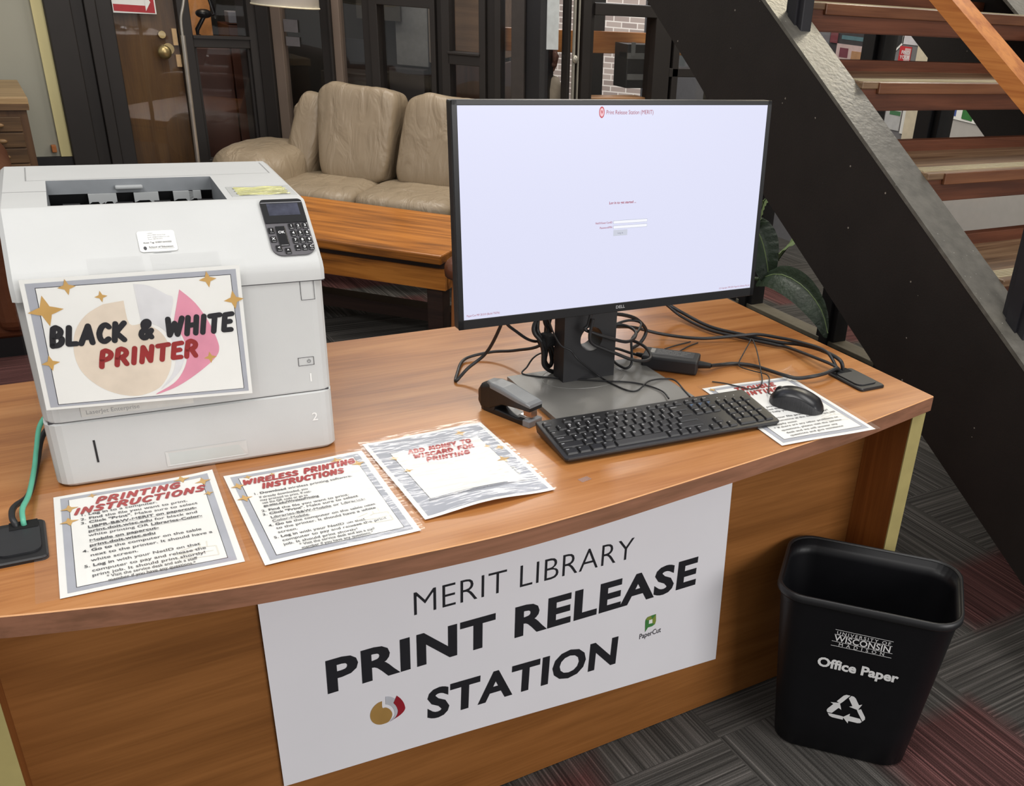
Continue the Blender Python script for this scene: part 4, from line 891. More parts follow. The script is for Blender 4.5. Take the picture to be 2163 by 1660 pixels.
# ------------------------------------------------------------------ monitor
MB0 = Vector((0.925, 1.50, 0.740)); MYAW = -0.030
mon = thing('monitor', 'black widescreen monitor showing a nearly blank white login screen', 'monitor', MB0, MYAW)
me_ = Vector((0.999553, -0.029909, 0)); mn0 = Vector((0.029909, 0.999553, 0)); mt_ = 0.0399
mv_ = Vector((0, 0, math.cos(mt_))) + mn0 * math.sin(mt_)
MONW = frame_M((0.61791, 1.43709, 0.94042), tuple(me_), tuple(mv_))
ML = (Matrix.Translation(MB0) @ Matrix.Rotation(MYAW, 4, 'Z')).inverted() @ MONW
def mm_(): b = MB(); b.M = ML; return b
SWd, SHt = 0.5977, 0.3362
m = mm_(); OX0, OX1, OY0, OY1 = -0.0095, 0.6072, -0.0165, 0.3438
m.box(OX0, OX1, OY0, OY1, -0.022, -0.001, 0.003)
m.box(OX0, 0.0, OY0, OY1, -0.002, 0.0012, 0.0008); m.box(SWd, OX1, OY0, OY1, -0.002, 0.0012, 0.0008); m.box(OX0, OX1, SHt, OY1, -0.002, 0.0012, 0.0008); m.box(OX0, OX1, OY0, 0.0, -0.002, 0.0012, 0.0008)
hs = obj('housing', m, M_BLKS, mon)
m = mm_(); m.loft([[(x, y, -0.021) for x, y in rrect(0.05, 0.55, 0.02, 0.31, 0.03)], [(x, y, -0.045) for x, y in rrect(0.11, 0.49, 0.05, 0.28, 0.04)], [(x, y, -0.052) for x, y in rrect(0.14, 0.46, 0.07, 0.26, 0.04)]], smooth=False)
obj('back_cover', m, M_BLKP, mon)
m = mm_(); m.box(0.0, SWd, 0.0, SHt, -0.0015, 0.0006)
scr = obj('screen', m, emis('lit_screen_white', (226, 228, 252), 0.93), mon)
m = mm_(); f_ = lambda x, y: (x, y, 0.0012)
text(m, 'Print Release Station (MERIT)', (0.2606, 0.3222), (0.3531, 0.3222), 0.0062, fn=f_, bold=0)
text(m, 'Log in to get started ...', (0.2716, 0.1762), (0.3261, 0.1762), 0.0040, fn=f_, bold=0.02)
text(m, 'NetID/Guest CardID', (0.2456, 0.1436), (0.2795, 0.1436), 0.0030, fn=f_, bold=0.008)
text(m, 'Password/PIN', (0.2545, 0.1352), (0.2795, 0.1352), 0.0030, fn=f_, bold=0.008)
text(m, 'PaperCut MF 20.0.0 (Build 75076)', (0.0045, 0.0052), (0.0644, 0.0052), 0.0032, fn=f_)
text(m, '(C) Copyright 1999-2024. PaperCut Software Pty Ltd', (0.522, 0.0040), (0.5950, 0.0040), 0.0028, fn=f_, bold=0.0)
obj('lettering', m, emis('screen_red_text', (178, 48, 74), 0.8), scr)
m = mm_(); m.add([f_(0.2522 + 0.0052 * math.cos(a), 0.3254 + 0.0090 * math.sin(a)) for a in [i * math.pi / 10 for i in range(20)]], [tuple(range(20))])
m.mi = 1; m.add([(0.2522 + 0.0040 * math.cos(a), 0.3254 + 0.0068 * math.sin(a), 0.0014) for a in [i * math.pi / 10 for i in range(20)]], [tuple(range(20))])
m.mi = 0; text(m, 'W', (0.2522, 0.3232), None, 0.0050, fn=lambda x, y: (x, y, 0.0016), align='c', bold=0.03, wscale=.62)
obj('crest', m, [emis('screen_crest_red', (196, 40, 60), 0.9), emis('screen_crest_pink', (240, 190, 200), 0.95)], scr)
m = mm_()
for y in (0.1422, 0.1336): m.mi = 0; m.poly([f_(0.2814, y), f_(0.3510, y), f_(0.3510, y + 0.0055), f_(0.2814, y + 0.0055)]); m.mi = 1; m.poly([(0.2818, y + .0004, .0014), (0.3506, y + .0004, .0014), (0.3506, y + 0.0051, .0014), (0.2818, y + 0.0051, .0014)])
obj('input_field', m, [emis('field_outline', (150, 160, 180), 0.9), emis('field_white', (246, 247, 255), 0.97)], scr)
m = mm_(); m.poly([f_(0.282, 0.1212), f_(0.3105, 0.1212), f_(0.3105, 0.1315), f_(0.282, 0.1315)]); m.mi = 1; text(m, 'Log in', (0.2962, 0.1246), None, 0.0030, fn=lambda x, y: (x, y, 0.0014), align='c')
obj('login_button', m, [emis('button_grey', (208, 212, 226), 0.92), emis('button_text', (130, 132, 150), 0.9)], scr)
m = mm_(); text(m, 'DELL', (0.2925, -0.0102), (0.3115, -0.0102), 0.0050, fn=lambda x, y: (x, y, 0.0015), bold=0.03)
obj('logo', m, mat('logo_silver', (150, 150, 152), 0.4), hs)
# stand (local coords relative to MB0)
lx = lambda x: x - MB0.x
ly = lambda y: y - MB0.y
m = MB(); m.prism([(-0.148, -0.128), (0.150, -0.120), (0.146, 0.108), (-0.146, 0.106)], 0.0004, 0.010)
bs = obj('stand_base', m, mat('brushed_grey_base', (128, 126, 122), 0.4, metal=0.2, var=0.14, vscale=7, bump=0.05, bscale=500), mon)
m = MB(); m.tube([(-0.005 + 0.088 * math.cos(a), 0.052 + 0.060 * math.sin(a), 0.0101) for a in [R(i * 15) for i in range(25)]], 0.0006, n=4, spline=False)
obj('swivel_ring', m, mat('swivel_ring_grey', (150, 150, 148), 0.3, metal=.6), bs)
# column plate with a round cable hole
cx0, cx1, cz0, cz1, hx, hz, hr = -0.058, 0.057, 0.010, 0.40, 0.002, 0.0935, 0.0245
m = MB(); ng = 32; y0, y1 = 0.036, 0.078
def colface(y, flip):
    ring = [(hx + hr * math.cos(2 * math.pi * k / ng), y, hz + hr * math.sin(2 * math.pi * k / ng)) for k in range(ng)]
    outr = []
    for k in range(ng):
        a = 2 * math.pi * k / ng; c, s = math.cos(a), math.sin(a); L_ = 0.042
        sc_ = L_ / max(abs(c), abs(s)); outr.append((hx + sc_ * c, y, hz + sc_ * s))
    m.add(ring + outr, [((k, ng + k, ng + (k + 1) % ng, (k + 1) % ng) if not flip else ((k + 1) % ng, ng + (k + 1) % ng, ng + k, k)) for k in range(ng)], smooth=False)
    x0_, x1_, z0_, z1_ = hx - .042, hx + .042, hz - .042, hz + .042
    for a, b, c, d in ((cx0, x0_, cz0, cz1), (x1_, cx1, cz0, cz1), (x0_, x1_, cz0, z0_), (x0_, x1_, z1_, cz1)):
        v = [(a, y, c), (b, y, c), (b, y, d), (a, y, d)]; m.add(v if not flip else v[::-1], [(0, 1, 2, 3)], smooth=False)
    return ring
r0 = colface(y0, False); r1 = colface(y1, True)
m.add(r0 + r1, [(k, (k + 1) % ng, ng + (k + 1) % ng, ng + k) for k in range(ng)], smooth=True)
for x, fl in ((cx0, 0), (cx1, 1)):
    v = [(x, y0, cz0), (x, y1, cz0), (x, y1, cz1), (x, y0, cz1)]; m.add(v if fl else v[::-1], [(0, 1, 2, 3)])
m.add([(cx0, y0, cz1), (cx1, y0, cz1), (cx1, y1, cz1), (cx0, y1, cz1)], [(0, 1, 2, 3)])
obj('stand_column', m, mat('stand_black', (30, 30, 33), 0.45), mon)
obj('hinge', MB().box(-0.05, 0.05, -0.02, 0.04, 0.34, 0.42, 0.006), M_BLKP, mon)

# ------------------------------------------------------------------ keyboard
KYAW = -0.0676
kb = thing('keyboard', 'black full-size keyboard along the front of the monitor base', 'keyboard', (0.708, 1.2363, 0.740), KYAW)
kt = math.atan2(0.013, 0.127)
KM = frame_M((0, 0, 0.0125), (1, 0, 0), (0, math.cos(kt), math.sin(kt)))
KW, KD = 0.442, 0.131
m = MB(); m.M = KM
m.loft([[(x, y, -0.0085 - y * .085) for x, y in rrect(0.003, KW - .003, 0.003, KD - .003, 0.004, 0.006)], [(x, y, -0.003) for x, y in rrect(0, KW, 0, KD, 0.005, 0.007)], [(x, y, -0.0005) for x, y in rrect(0.0006, KW - .0006, 0.0006, KD - .0006, 0.005, 0.007)], [(x, y, 0) for x, y in rrect(0.002, KW - .002, 0.002, KD - .002, 0.004, 0.006)]], smooth=False)
obj('body', m, mat('keyboard_black', (30, 30, 32), 0.36, vscale=80), kb)
M_KC = mat('keycap_black', (22, 22, 24), 0.4, vscale=80); M_KW = mat('keycap_legend', (214, 214, 216), 0.5); M_KBL = mat('keycap_blue_legend', (96, 150, 214), 0.5)
U = 0.01905
def key(x, y, w, d, leg='', legm=None, sub='', h=0.0034, fr=False):
    m = MB(); m.M = KM; g = 0.0016
    x0, x1, ya, yb = x + g, x + w - g, y + g, y + d - g
    m.loft([[(a, b, 0.0002) for a, b in rrect(x0 - .0004, x1 + .0004, ya - .0004, yb + .0004, 0.0012, n=3)], [(a, b, h * .6) for a, b in rrect(x0 + .0004, x1 - .0004, ya + .0005, yb - .0003, 0.0012, n=3)], [(a, b, h) for a, b in rrect(x0 + .0012, x1 - .0012, ya + .0014, yb - .0008, 0.0014, n=3)]], smooth=False, cap0=False)
    m.mi = 1; z = h + 0.00012
    if leg:
        small = len(leg) > 1; hh = 0.0020 if small else 0.0034
        tx, ty = x0 + 0.0030, yb - 0.0018 - hh - (0.0008 if not fr else 0.0)
        text(m, leg, (tx, ty), None, hh, fn=lambda a, b: (a, b, z), bold=0.015)
        if sub: text(m, sub, (tx, ty - 0.0052), None, 0.0030, fn=lambda a, b: (a, b, z), bold=0.015)
    obj('key', m, [M_KC, legm or M_KW], kb)
kx, ky = 0.0068, 0.0092
rows = [
 (0, [('Ctrl', 1.25), ('Fn', 1.25) , ('#', 1.25), ('Alt', 1.25), ('', 5.5), ('Alt', 1.25), ('Fn', 1.0), ('=', 1.0), ('Ctrl', 1.25)]),
 (1, [('Shift', 2.25)] + [(c, 1) for c in 'ZXCVBNM'] + [(',', 1), ('.', 1), ('/', 1), ('Shift', 2.75)]),
 (2, [('Caps Lock', 1.75)] + [(c, 1) for c in 'ASDFGHJKL'] + [(';', 1), ("'", 1), ('Enter', 2.25)]),
 (3, [('Tab', 1.5)] + [(c, 1) for c in 'QWERTYUIOP'] + [('{', 1), ('}', 1), ('|', 1.5)]),
 (4, [('~', 1)] + [(c, 1) for c in '!@#$%^&'] + [('8', 1), ('(', 1), (')', 1), ('-', 1), ('+', 1), ('Backspace', 2)]),
]
SUB = {'!': '1', '@': '2', '#': '3', '$': '4', '%': '5', '^': '6', '&': '7', '(': '9', ')': '0', '{': '[', '}': ']', '+': '=', ';': '', ',': '', '~': ''}
for r_, ks in rows:
    x = kx
    for lb, w in ks:
        key(x, ky + r_ * U, w * U, U, '' if (r_ == 0 and lb == '#') else lb, None, SUB.get(lb, '') if r_ >= 3 else '')
        if r_ == 0 and lb == '#':
            o_ = COL.objects[-1] if False else None
        x += w * U
# function row
fy = ky + 5 * U + 0.0030; fd = 0.0128
key(kx, fy, U, fd, 'Esc', fr=True)
x = kx + 2 * U
for i in range(12):
    if i in (4, 8): x += 0.5 * U
    key(x, fy, U, fd, 'F%d' % (i + 1), fr=True); x += U
nx = kx + 15.2 * U
for i, lb in enumerate(('PrtSc', 'ScrLk', 'Pause')): key(nx + i * U, fy, U, fd, lb, fr=True)
for i, lb in enumerate(('Insert', 'Home', 'PgUp')): key(nx + i * U, ky + 4 * U, U, U, lb, M_KBL, 'II' if i == 1 else '>')
for i, lb in enumerate(('Delete', 'End', 'PgDn')): key(nx + i * U, ky + 3 * U, U, U, lb)
key(nx + U, ky + U, U, U, '^')
for i, lb in enumerate('<v>'): key(nx + i * U, ky, U, U, lb)
px_ = kx + 18.42 * U
for i, lb in enumerate(('Num', '/', '-', '-')): key(px_ + i * U, ky + 4 * U, U, U, lb if i else 'Num')
for r_, s_ in ((3, '789'), (2, '456'), (1, '123')):
    for i, c in enumerate(s_): key(px_ + i * U, ky + r_ * U, U, U, c)
key(px_ + 3 * U, ky + 2 * U, U, 2 * U, '+'); key(px_ + 3 * U, ky, U, 2 * U, 'Enter')
key(px_, ky, 2 * U, U, '0'); key(px_ + 2 * U, ky, U, U, '.')
m = MB(); m.M = KM
for i in range(3): m.box(px_ + (0.7 + i) * U, px_ + (0.7 + i) * U + 0.0016, fy + 0.006, fy + 0.0072, 0, 0.0003)
obj('indicator_light', m, M_KW, kb)

# ------------------------------------------------------------------ mouse
ms = thing('mouse', 'black wired mouse lying on the sheet at the right of the keyboard', 'mouse', (1.238, 1.264, 0.7436), R(123))
def mouse_pt(u, a, off=0.0, base=0.0):
    """u 0 rear .. 1 front, a 0..pi across"""
    x = -0.054 + 0.108 * u
    w = 0.030 * (1 - abs(2 * u - 0.92) ** 3.4 * 0.42) * (0.35 + 0.65 * min(1, (min(u, 1 - u) / .10)) ** .5)
    hgt = 0.0375 * (math.sin(math.pi * (0.07 + 0.86 * (1 - u) ** 0.82)) ** 0.62) * (0.30 + 0.70 * min(1, (u / .12)) ** .5) * (0.75 + .25 * min(1, (1 - u) / .1))
    ca, sa = math.cos(a), math.sin(a)
    return (x, (w + off) * math.copysign(abs(ca) ** 0.75, ca), base + (hgt + off) * max(0, sa) ** 0.8)
sk = lambda u: 0.50 + 0.28 * math.sin(math.pi * u * 1.1)
m = MB()
m.grid(lambda v, u: mouse_pt(u, sk(u) * v, -0.0008), 8, 30); m.grid(lambda v, u: mouse_pt(u, math.pi - sk(u) * v, -0.0008), 8, 30)
m.grid(lambda v, u: (mouse_pt(u, 0)[0], mouse_pt(u, 0, -.0008)[1] * (2 * v - 1), 0.0), 2, 30)
obj('side_grip', m, mat('ribbed_dark_grip', (40, 40, 42), 0.55, bump=0.25, bscale=60, stretch=(12, 1, 1)), ms)
m = MB(); m.grid(lambda v, u: mouse_pt(u, sk(u) - .04 + (math.pi - 2 * sk(u) + .08) * v), 22, 34)
obj('shell', m, mat('satin_mouse_black', (26, 27, 30), 0.3, spec=0.5), ms)
obj('scroll_wheel', MB().cyl((0.036, -0.0035, 0.024), (0.036, 0.0035, 0.024), 0.0095, n=20), M_BLKP, ms)
m = MB(); W2 = Matrix.Translation((1.238, 1.264, 0.7436)) @ Matrix.Rotation(R(123), 4, 'Z'); m.M = W2.inverted()
m.tube([(1.2155, 1.314, 0.753), (1.225, 1.335, 0.7475), (1.255, 1.368, 0.7462), (1.288, 1.412, 0.7462), (1.276, 1.446, 0.7455), (1.264, 1.472, 0.7465), (1.270, 1.488, 0.7495), (1.291, 1.501, 0.7640), (1.345, 1.548, 0.7662), (1.363, 1.563, 0.7664), (1.352, 1.535, 0.760), (1.325, 1.49, 0.753), (1.290, 1.438, 0.7475), (1.252, 1.387, 0.7470), (1.224, 1.366, 0.7470), (1.202, 1.366, 0.7470), (1.190, 1.386, 0.7468), (1.180, 1.421, 0.7425), (1.162, 1.438, 0.7425)], 0.0014, n=6)
obj('cable', m, M_CABLE, ms)

# ------------------------------------------------------------------ stapler
sp_ = thing('stapler', 'black and grey desktop stapler at the left corner of the monitor base', 'stapler', (0.690, 1.517, 0.740), R(-68.5))
def ring(x, w, z0, z1, r=0.004, n=4):
    return [(x, y, z) for y, z in rrect(-w / 2, w / 2, z0, z1, r, r * .5, n=n)]
m = MB(); m.loft([ring(0.004, 0.024, 0.0, 0.010, .003), ring(0.012, 0.030, 0.0, 0.013, .003), ring(0.05, 0.032, 0.0, 0.012, .003), ring(0.095, 0.033, 0.0, 0.010, .003), ring(0.112, 0.034, 0.0, 0.012, .002)], smooth=False)
obj('base', m, M_BLKS, sp_)
obj('base_tip', MB().box(0.110, 0.127, -0.0175, 0.0175, 0.0, 0.0125, 0.0015), mat('stapler_silver_grey', (128, 129, 132), 0.4), sp_)
m = MB(); m.box(0.092, 0.116, -0.010, 0.010, 0.0122, 0.0140, 0.001)
obj('anvil', m, mat('bright_steel', (200, 200, 200), 0.25, metal=0.9), sp_)
m = MB(); m.loft([ring(-0.004, 0.022, 0.012, 0.040, .006), ring(0.006, 0.032, 0.006, 0.052, .008), ring(0.03, 0.036, 0.010, 0.058, .006), ring(0.06, 0.037, 0.026, 0.056, .005), ring(0.095, 0.037, 0.030, 0.049, .004), ring(0.118, 0.036, 0.031, 0.045, .003), ring(0.126, 0.034, 0.031, 0.043, .003)], smooth=False)
obj('arm', m, mat('stapler_black', (24, 23, 24), 0.32), sp_)
m = MB(); m.loft([ring(0.018, 0.022, 0.050, 0.0595, .004), ring(0.032, 0.0365, 0.049, 0.0600, .005), ring(0.06, 0.0376, 0.046, 0.0585, .005), ring(0.095, 0.0376, 0.041, 0.0510, .004), ring(0.118, 0.0366, 0.039, 0.0465, .003), ring(0.1268, 0.0345, 0.038, 0.0440, .003)], smooth=False)
obj('top_cap', m, mat('stapler_grey', (120, 122, 124), 0.34), sp_)
m = MB(); m.box(0.104, 0.123, -0.008, 0.008, 0.016, 0.032, 0.001)
obj('staple_head', m, mat('copper_steel', (186, 160, 142), 0.25, metal=0.9), sp_)
m = MB(); m.cyl((0.03, -0.0165, 0.016), (0.03, 0.0165, 0.016), 0.012, n=18)
obj('pivot', m, M_BLKP, sp_)

# ------------------------------------------------------------------ power adapter and cables
ad = thing('power_adapter', 'black power adapter brick with a grey label behind the monitor base', 'adapter', (1.128, 1.542, 0.740), R(-43))
obj('brick', MB().box(-0.058, 0.060, -0.031, 0.031, 0.0015, 0.031, 0.004), mat('adapter_black', (30, 30, 33), 0.5, vscale=60), ad)
m = MB(); m.poly([(-0.045, -0.012, 0.0313), (0.048, -0.012, 0.0313), (0.048, 0.024, 0.0313), (-0.045, 0.024, 0.0313)])
lbp = obj('label', m, mat('adapter_label_grey', (74, 74, 76), 0.45), ad)
m = MB()
for i, s_ in enumerate(('AC ADAPTER   INPUT 100-240V', 'OUTPUT 19.5V   65W', 'CAUTION FOR INDOOR USE ONLY')): text(m, s_, (-0.030, 0.014 - i * 0.009), (0.040 - i * .006, 0.014 - i * 0.009), 0.0042, fn=lambda x, y: (x, y, 0.0316))
m.poly([(-0.044, -0.004, .0316), (-0.035, -0.004, .0316), (-0.035, 0.022, .0316), (-0.044, 0.022, .0316)])
obj('lettering', m, mat('label_print', (176, 174, 168), 0.5), lbp)
m = MB(); m.cyl((0.059, 0, 0.016), (0.086, 0, 0.0165), 0.0085, 0.0055, n=14)
obj('strain_relief', m, M_BLKP, ad)
m = MB(); m.cyl((-0.057, 0.004, 0.018), (-0.075, 0.004, 0.02), 0.006, 0.004, n=12)
obj('plug', m, M_BLKP, ad)
def cable(label, strands, r, n=8, mt=None, group='cables on the desktop'):
    m = MB()
    for p in strands: m.tube(p, r, n=n, sub=7)
    return tag(obj('cable', m, mt or M_CABLE), label, 'cable', group)
cable('thick black cable running from behind the monitor along the back edge to the right grommet', [[(1.278, 1.819, 0.800), (1.304, 1.825, 0.780), (1.338, 1.800, 0.758), (1.351, 1.702, 0.752), (1.394, 1.630, 0.750), (1.432, 1.557, 0.752), (1.460, 1.508, 0.758), (1.452, 1.43, 0.772), (1.455, 1.375, 0.768), (1.460, 1.366, 0.7435)]], 0.0042)
cable('black cable lying beside the thick cable into the right grommet', [[(1.265, 1.796, 0.800), (1.304, 1.815, 0.775), (1.330, 1.786, 0.752), (1.342, 1.691, 0.7485), (1.383, 1.619, 0.7475), (1.424, 1.555, 0.7475), (1.441, 1.525, 0.748), (1.430, 1.427, 0.760), (1.440, 1.372, 0.758), (1.453, 1.364, 0.7435)]], 0.0036)
cable('black cable crossing the desktop from the stand column to the bundle by the grommet', [[(1.036, 1.620, 0.818), (1.141, 1.706, 0.775), (1.210, 1.692, 0.755), (1.284, 1.647, 0.750), (1.367, 1.614, 0.7565), (1.410, 1.599, 0.7590), (1.440, 1.560, 0.7600), (1.452, 1.502, 0.767), (1.447, 1.41, 0.776), (1.449, 1.368, 0.7435)]], 0.0036)
cable('black cord from the power adapter curving over the paper to the right grommet', [[(1.190, 1.484, 0.7565), (1.231, 1.500, 0.747), (1.265, 1.497, 0.7455), (1.295, 1.472, 0.7455), (1.307, 1.430, 0.7475), (1.315, 1.386, 0.7505), (1.330, 1.366, 0.750), (1.353, 1.348, 0.757), (1.393, 1.349, 0.758), (1.435, 1.362, 0.757), (1.452, 1.366, 0.7435)]], 0.0042)
cable('thin black keyboard cord looping over the left of the monitor base', [[(1.008, 1.373, 0.757), (1.022, 1.414, 0.7535), (1.014, 1.452, 0.7522), (0.990, 1.484, 0.752), (0.949, 1.507, 0.752), (0.903, 1.536, 0.752), (0.855, 1.568, 0.752), (0.816, 1.608, 0.751), (0.835, 1.628, 0.756), (0.855, 1.64, 0.768), (0.880, 1.65, 0.772), (0.93, 1.66, 0.772)]], 0.0017, 6)
cable('thin black cord hanging in front of the stand column and over the base', [[(0.820, 1.52, 0.900), (0.835, 1.522, 0.863), (0.851, 1.520, 0.836), (0.872, 1.518, 0.823), (0.886, 1.510, 0.804), (0.942, 1.527, 0.758), (0.952, 1.495, 0.752), (0.963, 1.450, 0.752), (0.982, 1.442, 0.752), (1.022, 1.465, 0.7555), (1.062, 1.472, 0.7522), (1.080, 1.456, 0.752), (1.069, 1.407, 0.751), (1.060, 1.375, 0.751)]], 0.0017, 6)
cable('black cable looping out to the left of the monitor and back', [[(0.758, 1.575, 0.900), (0.758, 1.590, 0.864), (0.752, 1.640, 0.795), (0.716, 1.650, 0.763), (0.687, 1.641, 0.7445), (0.705, 1.677, 0.7445), (0.737, 1.729, 0.7450), (0.764, 1.744, 0.748), (0.809, 1.735, 0.755), (0.842, 1.693, 0.768), (0.868, 1.63, 0.800), (0.872, 1.62, 0.86)]], 0.0032)
cable('short black cable sagging below the left half of the monitor', [[(0.757, 1.575, 0.895), (0.765, 1.578, 0.872), (0.791, 1.590, 0.849), (0.821, 1.600, 0.826), (0.848, 1.612, 0.814), (0.863, 1.612, 0.821), (0.876, 1.615, 0.845), (0.890, 1.615, 0.90)]], 0.0030)
cb = thing('cable_bundle', 'coiled black cable tied with a strap left of the stand column', 'cable', (0.862, 1.592, 0.740))
CO = Vector((0.862, 1.592, 0.740)); sh = lambda P: [tuple(Vector(p) - CO) for p in P]
m = MB(); m.tube(sh([(0.844, 1.600, 0.90), (0.840, 1.600, 0.866), (0.834, 1.600, 0.849), (0.834, 1.595, 0.837), (0.846, 1.590, 0.820), (0.851, 1.590, 0.797), (0.853, 1.590, 0.771), (0.868, 1.590, 0.756), (0.881, 1.590, 0.756), (0.884, 1.592, 0.771), (0.876, 1.595, 0.797), (0.867, 1.600, 0.816), (0.869, 1.605, 0.839), (0.861, 1.605, 0.856), (0.856, 1.605, 0.90)]), 0.0044)
m.tube(sh([(0.853, 1.615, 0.90), (0.845, 1.606, 0.854), (0.843, 1.600, 0.839), (0.852, 1.598, 0.823), (0.861, 1.598, 0.799), (0.859, 1.598, 0.777), (0.868, 1.598, 0.763), (0.876, 1.600, 0.771), (0.872, 1.601, 0.796), (0.866, 1.606, 0.818), (0.875, 1.608, 0.835), (0.870, 1.613, 0.853), (0.862, 1.613, 0.90)]), 0.0044)
obj('cable_coil', m, M_CABLE, cb)
m = MB(); m.tube(sh([(0.848, 1.594, 0.812), (0.872, 1.596, 0.822)]), 0.0135, n=12, spline=False); m.box(0.862 - CO.x - .01, 0.862 - CO.x + .012, -0.016, 0.016, 0.072, 0.094, 0.004)
obj('strap', m, mat('black_hook_strap', (20, 20, 22), 0.9, bump=0.4, bscale=300), cb)
cable('grey-black cable loop standing behind the right side of the stand column', [[(0.99, 1.630, 0.850), (1.022, 1.640, 0.843), (1.083, 1.660, 0.825), (1.128, 1.680, 0.804), (1.158, 1.690, 0.778), (1.161, 1.690, 0.762), (1.141, 1.680, 0.7475), (1.110, 1.665, 0.7445)]], 0.0040)
cable('black cable draped across the front of the stand column through its hole', [[(0.917, 1.515, 0.920), (0.907, 1.515, 0.874), (0.899, 1.515, 0.864), (0.921, 1.513, 0.853), (0.962, 1.516, 0.836), (1.003, 1.528, 0.820), (1.035, 1.550, 0.814), (1.055, 1.570, 0.817), (1.064, 1.600, 0.817), (1.053, 1.622, 0.819), (1.015, 1.632, 0.824), (0.975, 1.632, 0.826)]], 0.0033)
cable('black cable hanging lower across the stand column to the adapter', [[(0.912, 1.507, 0.885), (0.906, 1.507, 0.851), (0.914, 1.507, 0.835), (0.938, 1.507, 0.822), (0.969, 1.507, 0.807), (1.009, 1.508, 0.788), (1.044, 1.513, 0.779), (1.066, 1.526, 0.779), (1.074, 1.55, 0.785), (1.072, 1.575, 0.790), (1.066, 1.595, 0.791)]], 0.0033)
cable('black cable loop dropping to the monitor base right of the stand column', [[(1.002, 1.590, 0.776), (1.009, 1.575, 0.760), (1.015, 1.555, 0.755), (1.021, 1.545, 0.755), (1.031, 1.544, 0.763), (1.038, 1.556, 0.784), (1.052, 1.580, 0.801), (1.099, 1.625, 0.802), (1.125, 1.660, 0.803), (1.103, 1.675, 0.806), (1.051, 1.665, 0.803), (0.998, 1.645, 0.80)]], 0.0028)
cable('short black lead plugged into the back of the adapter', [[(0.99, 1.64, 0.772), (1.021, 1.630, 0.771), (1.044, 1.620, 0.768), (1.065, 1.602, 0.762), (1.074, 1.594, 0.760)]], 0.0030)
cable('left of two thin cord ends on the desk behind the adapter', [[(1.180, 1.638, 0.7425), (1.212, 1.647, 0.7425), (1.262, 1.655, 0.7425)]], 0.0016, 6)
cable('right of two thin cord ends on the desk behind the adapter', [[(1.196, 1.610, 0.7425), (1.240, 1.632, 0.7425), (1.274, 1.643, 0.7425)]], 0.0016, 6)
cable('teal green network cable rising from the left grommet beside the printer', [[(0.010, 1.66, 0.800), (-0.012, 1.633, 0.785), (-0.024, 1.588, 0.765), (-0.032, 1.541, 0.755), (-0.044, 1.456, 0.757), (-0.054, 1.410, 0.760), (-0.056, 1.384, 0.755), (-0.056, 1.383, 0.7435)]], 0.0036, 8, mat('teal_green_cable', (92, 176, 148), 0.45))
cable('black power cord beside the teal cable at the left grommet', [[(0.010, 1.66, 0.780), (-0.013, 1.640, 0.762), (-0.027, 1.579, 0.7475), (-0.044, 1.477, 0.7475), (-0.064, 1.429, 0.755), (-0.068, 1.396, 0.757), (-0.066, 1.384, 0.752), (-0.066, 1.383, 0.7435)]], 0.0042)

# ------------------------------------------------------------------ laminated sheets on the desk
LW, LD = 0.2159, 0.2794
PT0 = [('1. *Log in* to a computer.', (0.0313, 0.2032), (0.1305, 0.2051)), ('2. *Find* the file you want to print.', (0.0311, 0.1904), (0.1698, 0.1938)), ('3. *Click "Print"*. Make sure to select', (0.0306, 0.1789), (0.1816, 0.1812)), ('*_LIBPR-B&W-MERIT on papercut-_*', (0.0388, 0.1652), (0.1789, 0.1687)), ('*_print.doit.wisc.edu_* for black and', (0.039, 0.1532), (0.1781, 0.1551)), ('white printing OR *_Libraries-Color-_*', (0.0386, 0.1412), (0.1826, 0.1419)), ('*_Mobile on papercut-_*', (0.0387, 0.1262), (0.1248, 0.1290)), ('*_print.doit.wisc.edu_*', (0.0384, 0.1130), (0.1194, 0.1157)), ('4. *Go to* the computer on the table', (0.0295, 0.0998), (0.1766, 0.1038)), ('next to the printer. It should have a', (0.0379, 0.0865), (0.1889, 0.0907)), ('white screen.', (0.0381, 0.0730), (0.0943, 0.0750)), ('5. *Log in* with your NetID on that', (0.0294, 0.0595), (0.1692, 0.0640)), ('computer to pay and release the', (0.0376, 0.0465), (0.1751, 0.0505)), ('print job. It should print shortly!', (0.0373, 0.0345), (0.1732, 0.0385)), ('* Visit the service desk and ask a staff', (0.0536, 0.0250), (0.1607, 0.0275)), ('member if you have any questions.*', (0.0545, 0.0150), (0.1579, 0.0174))]
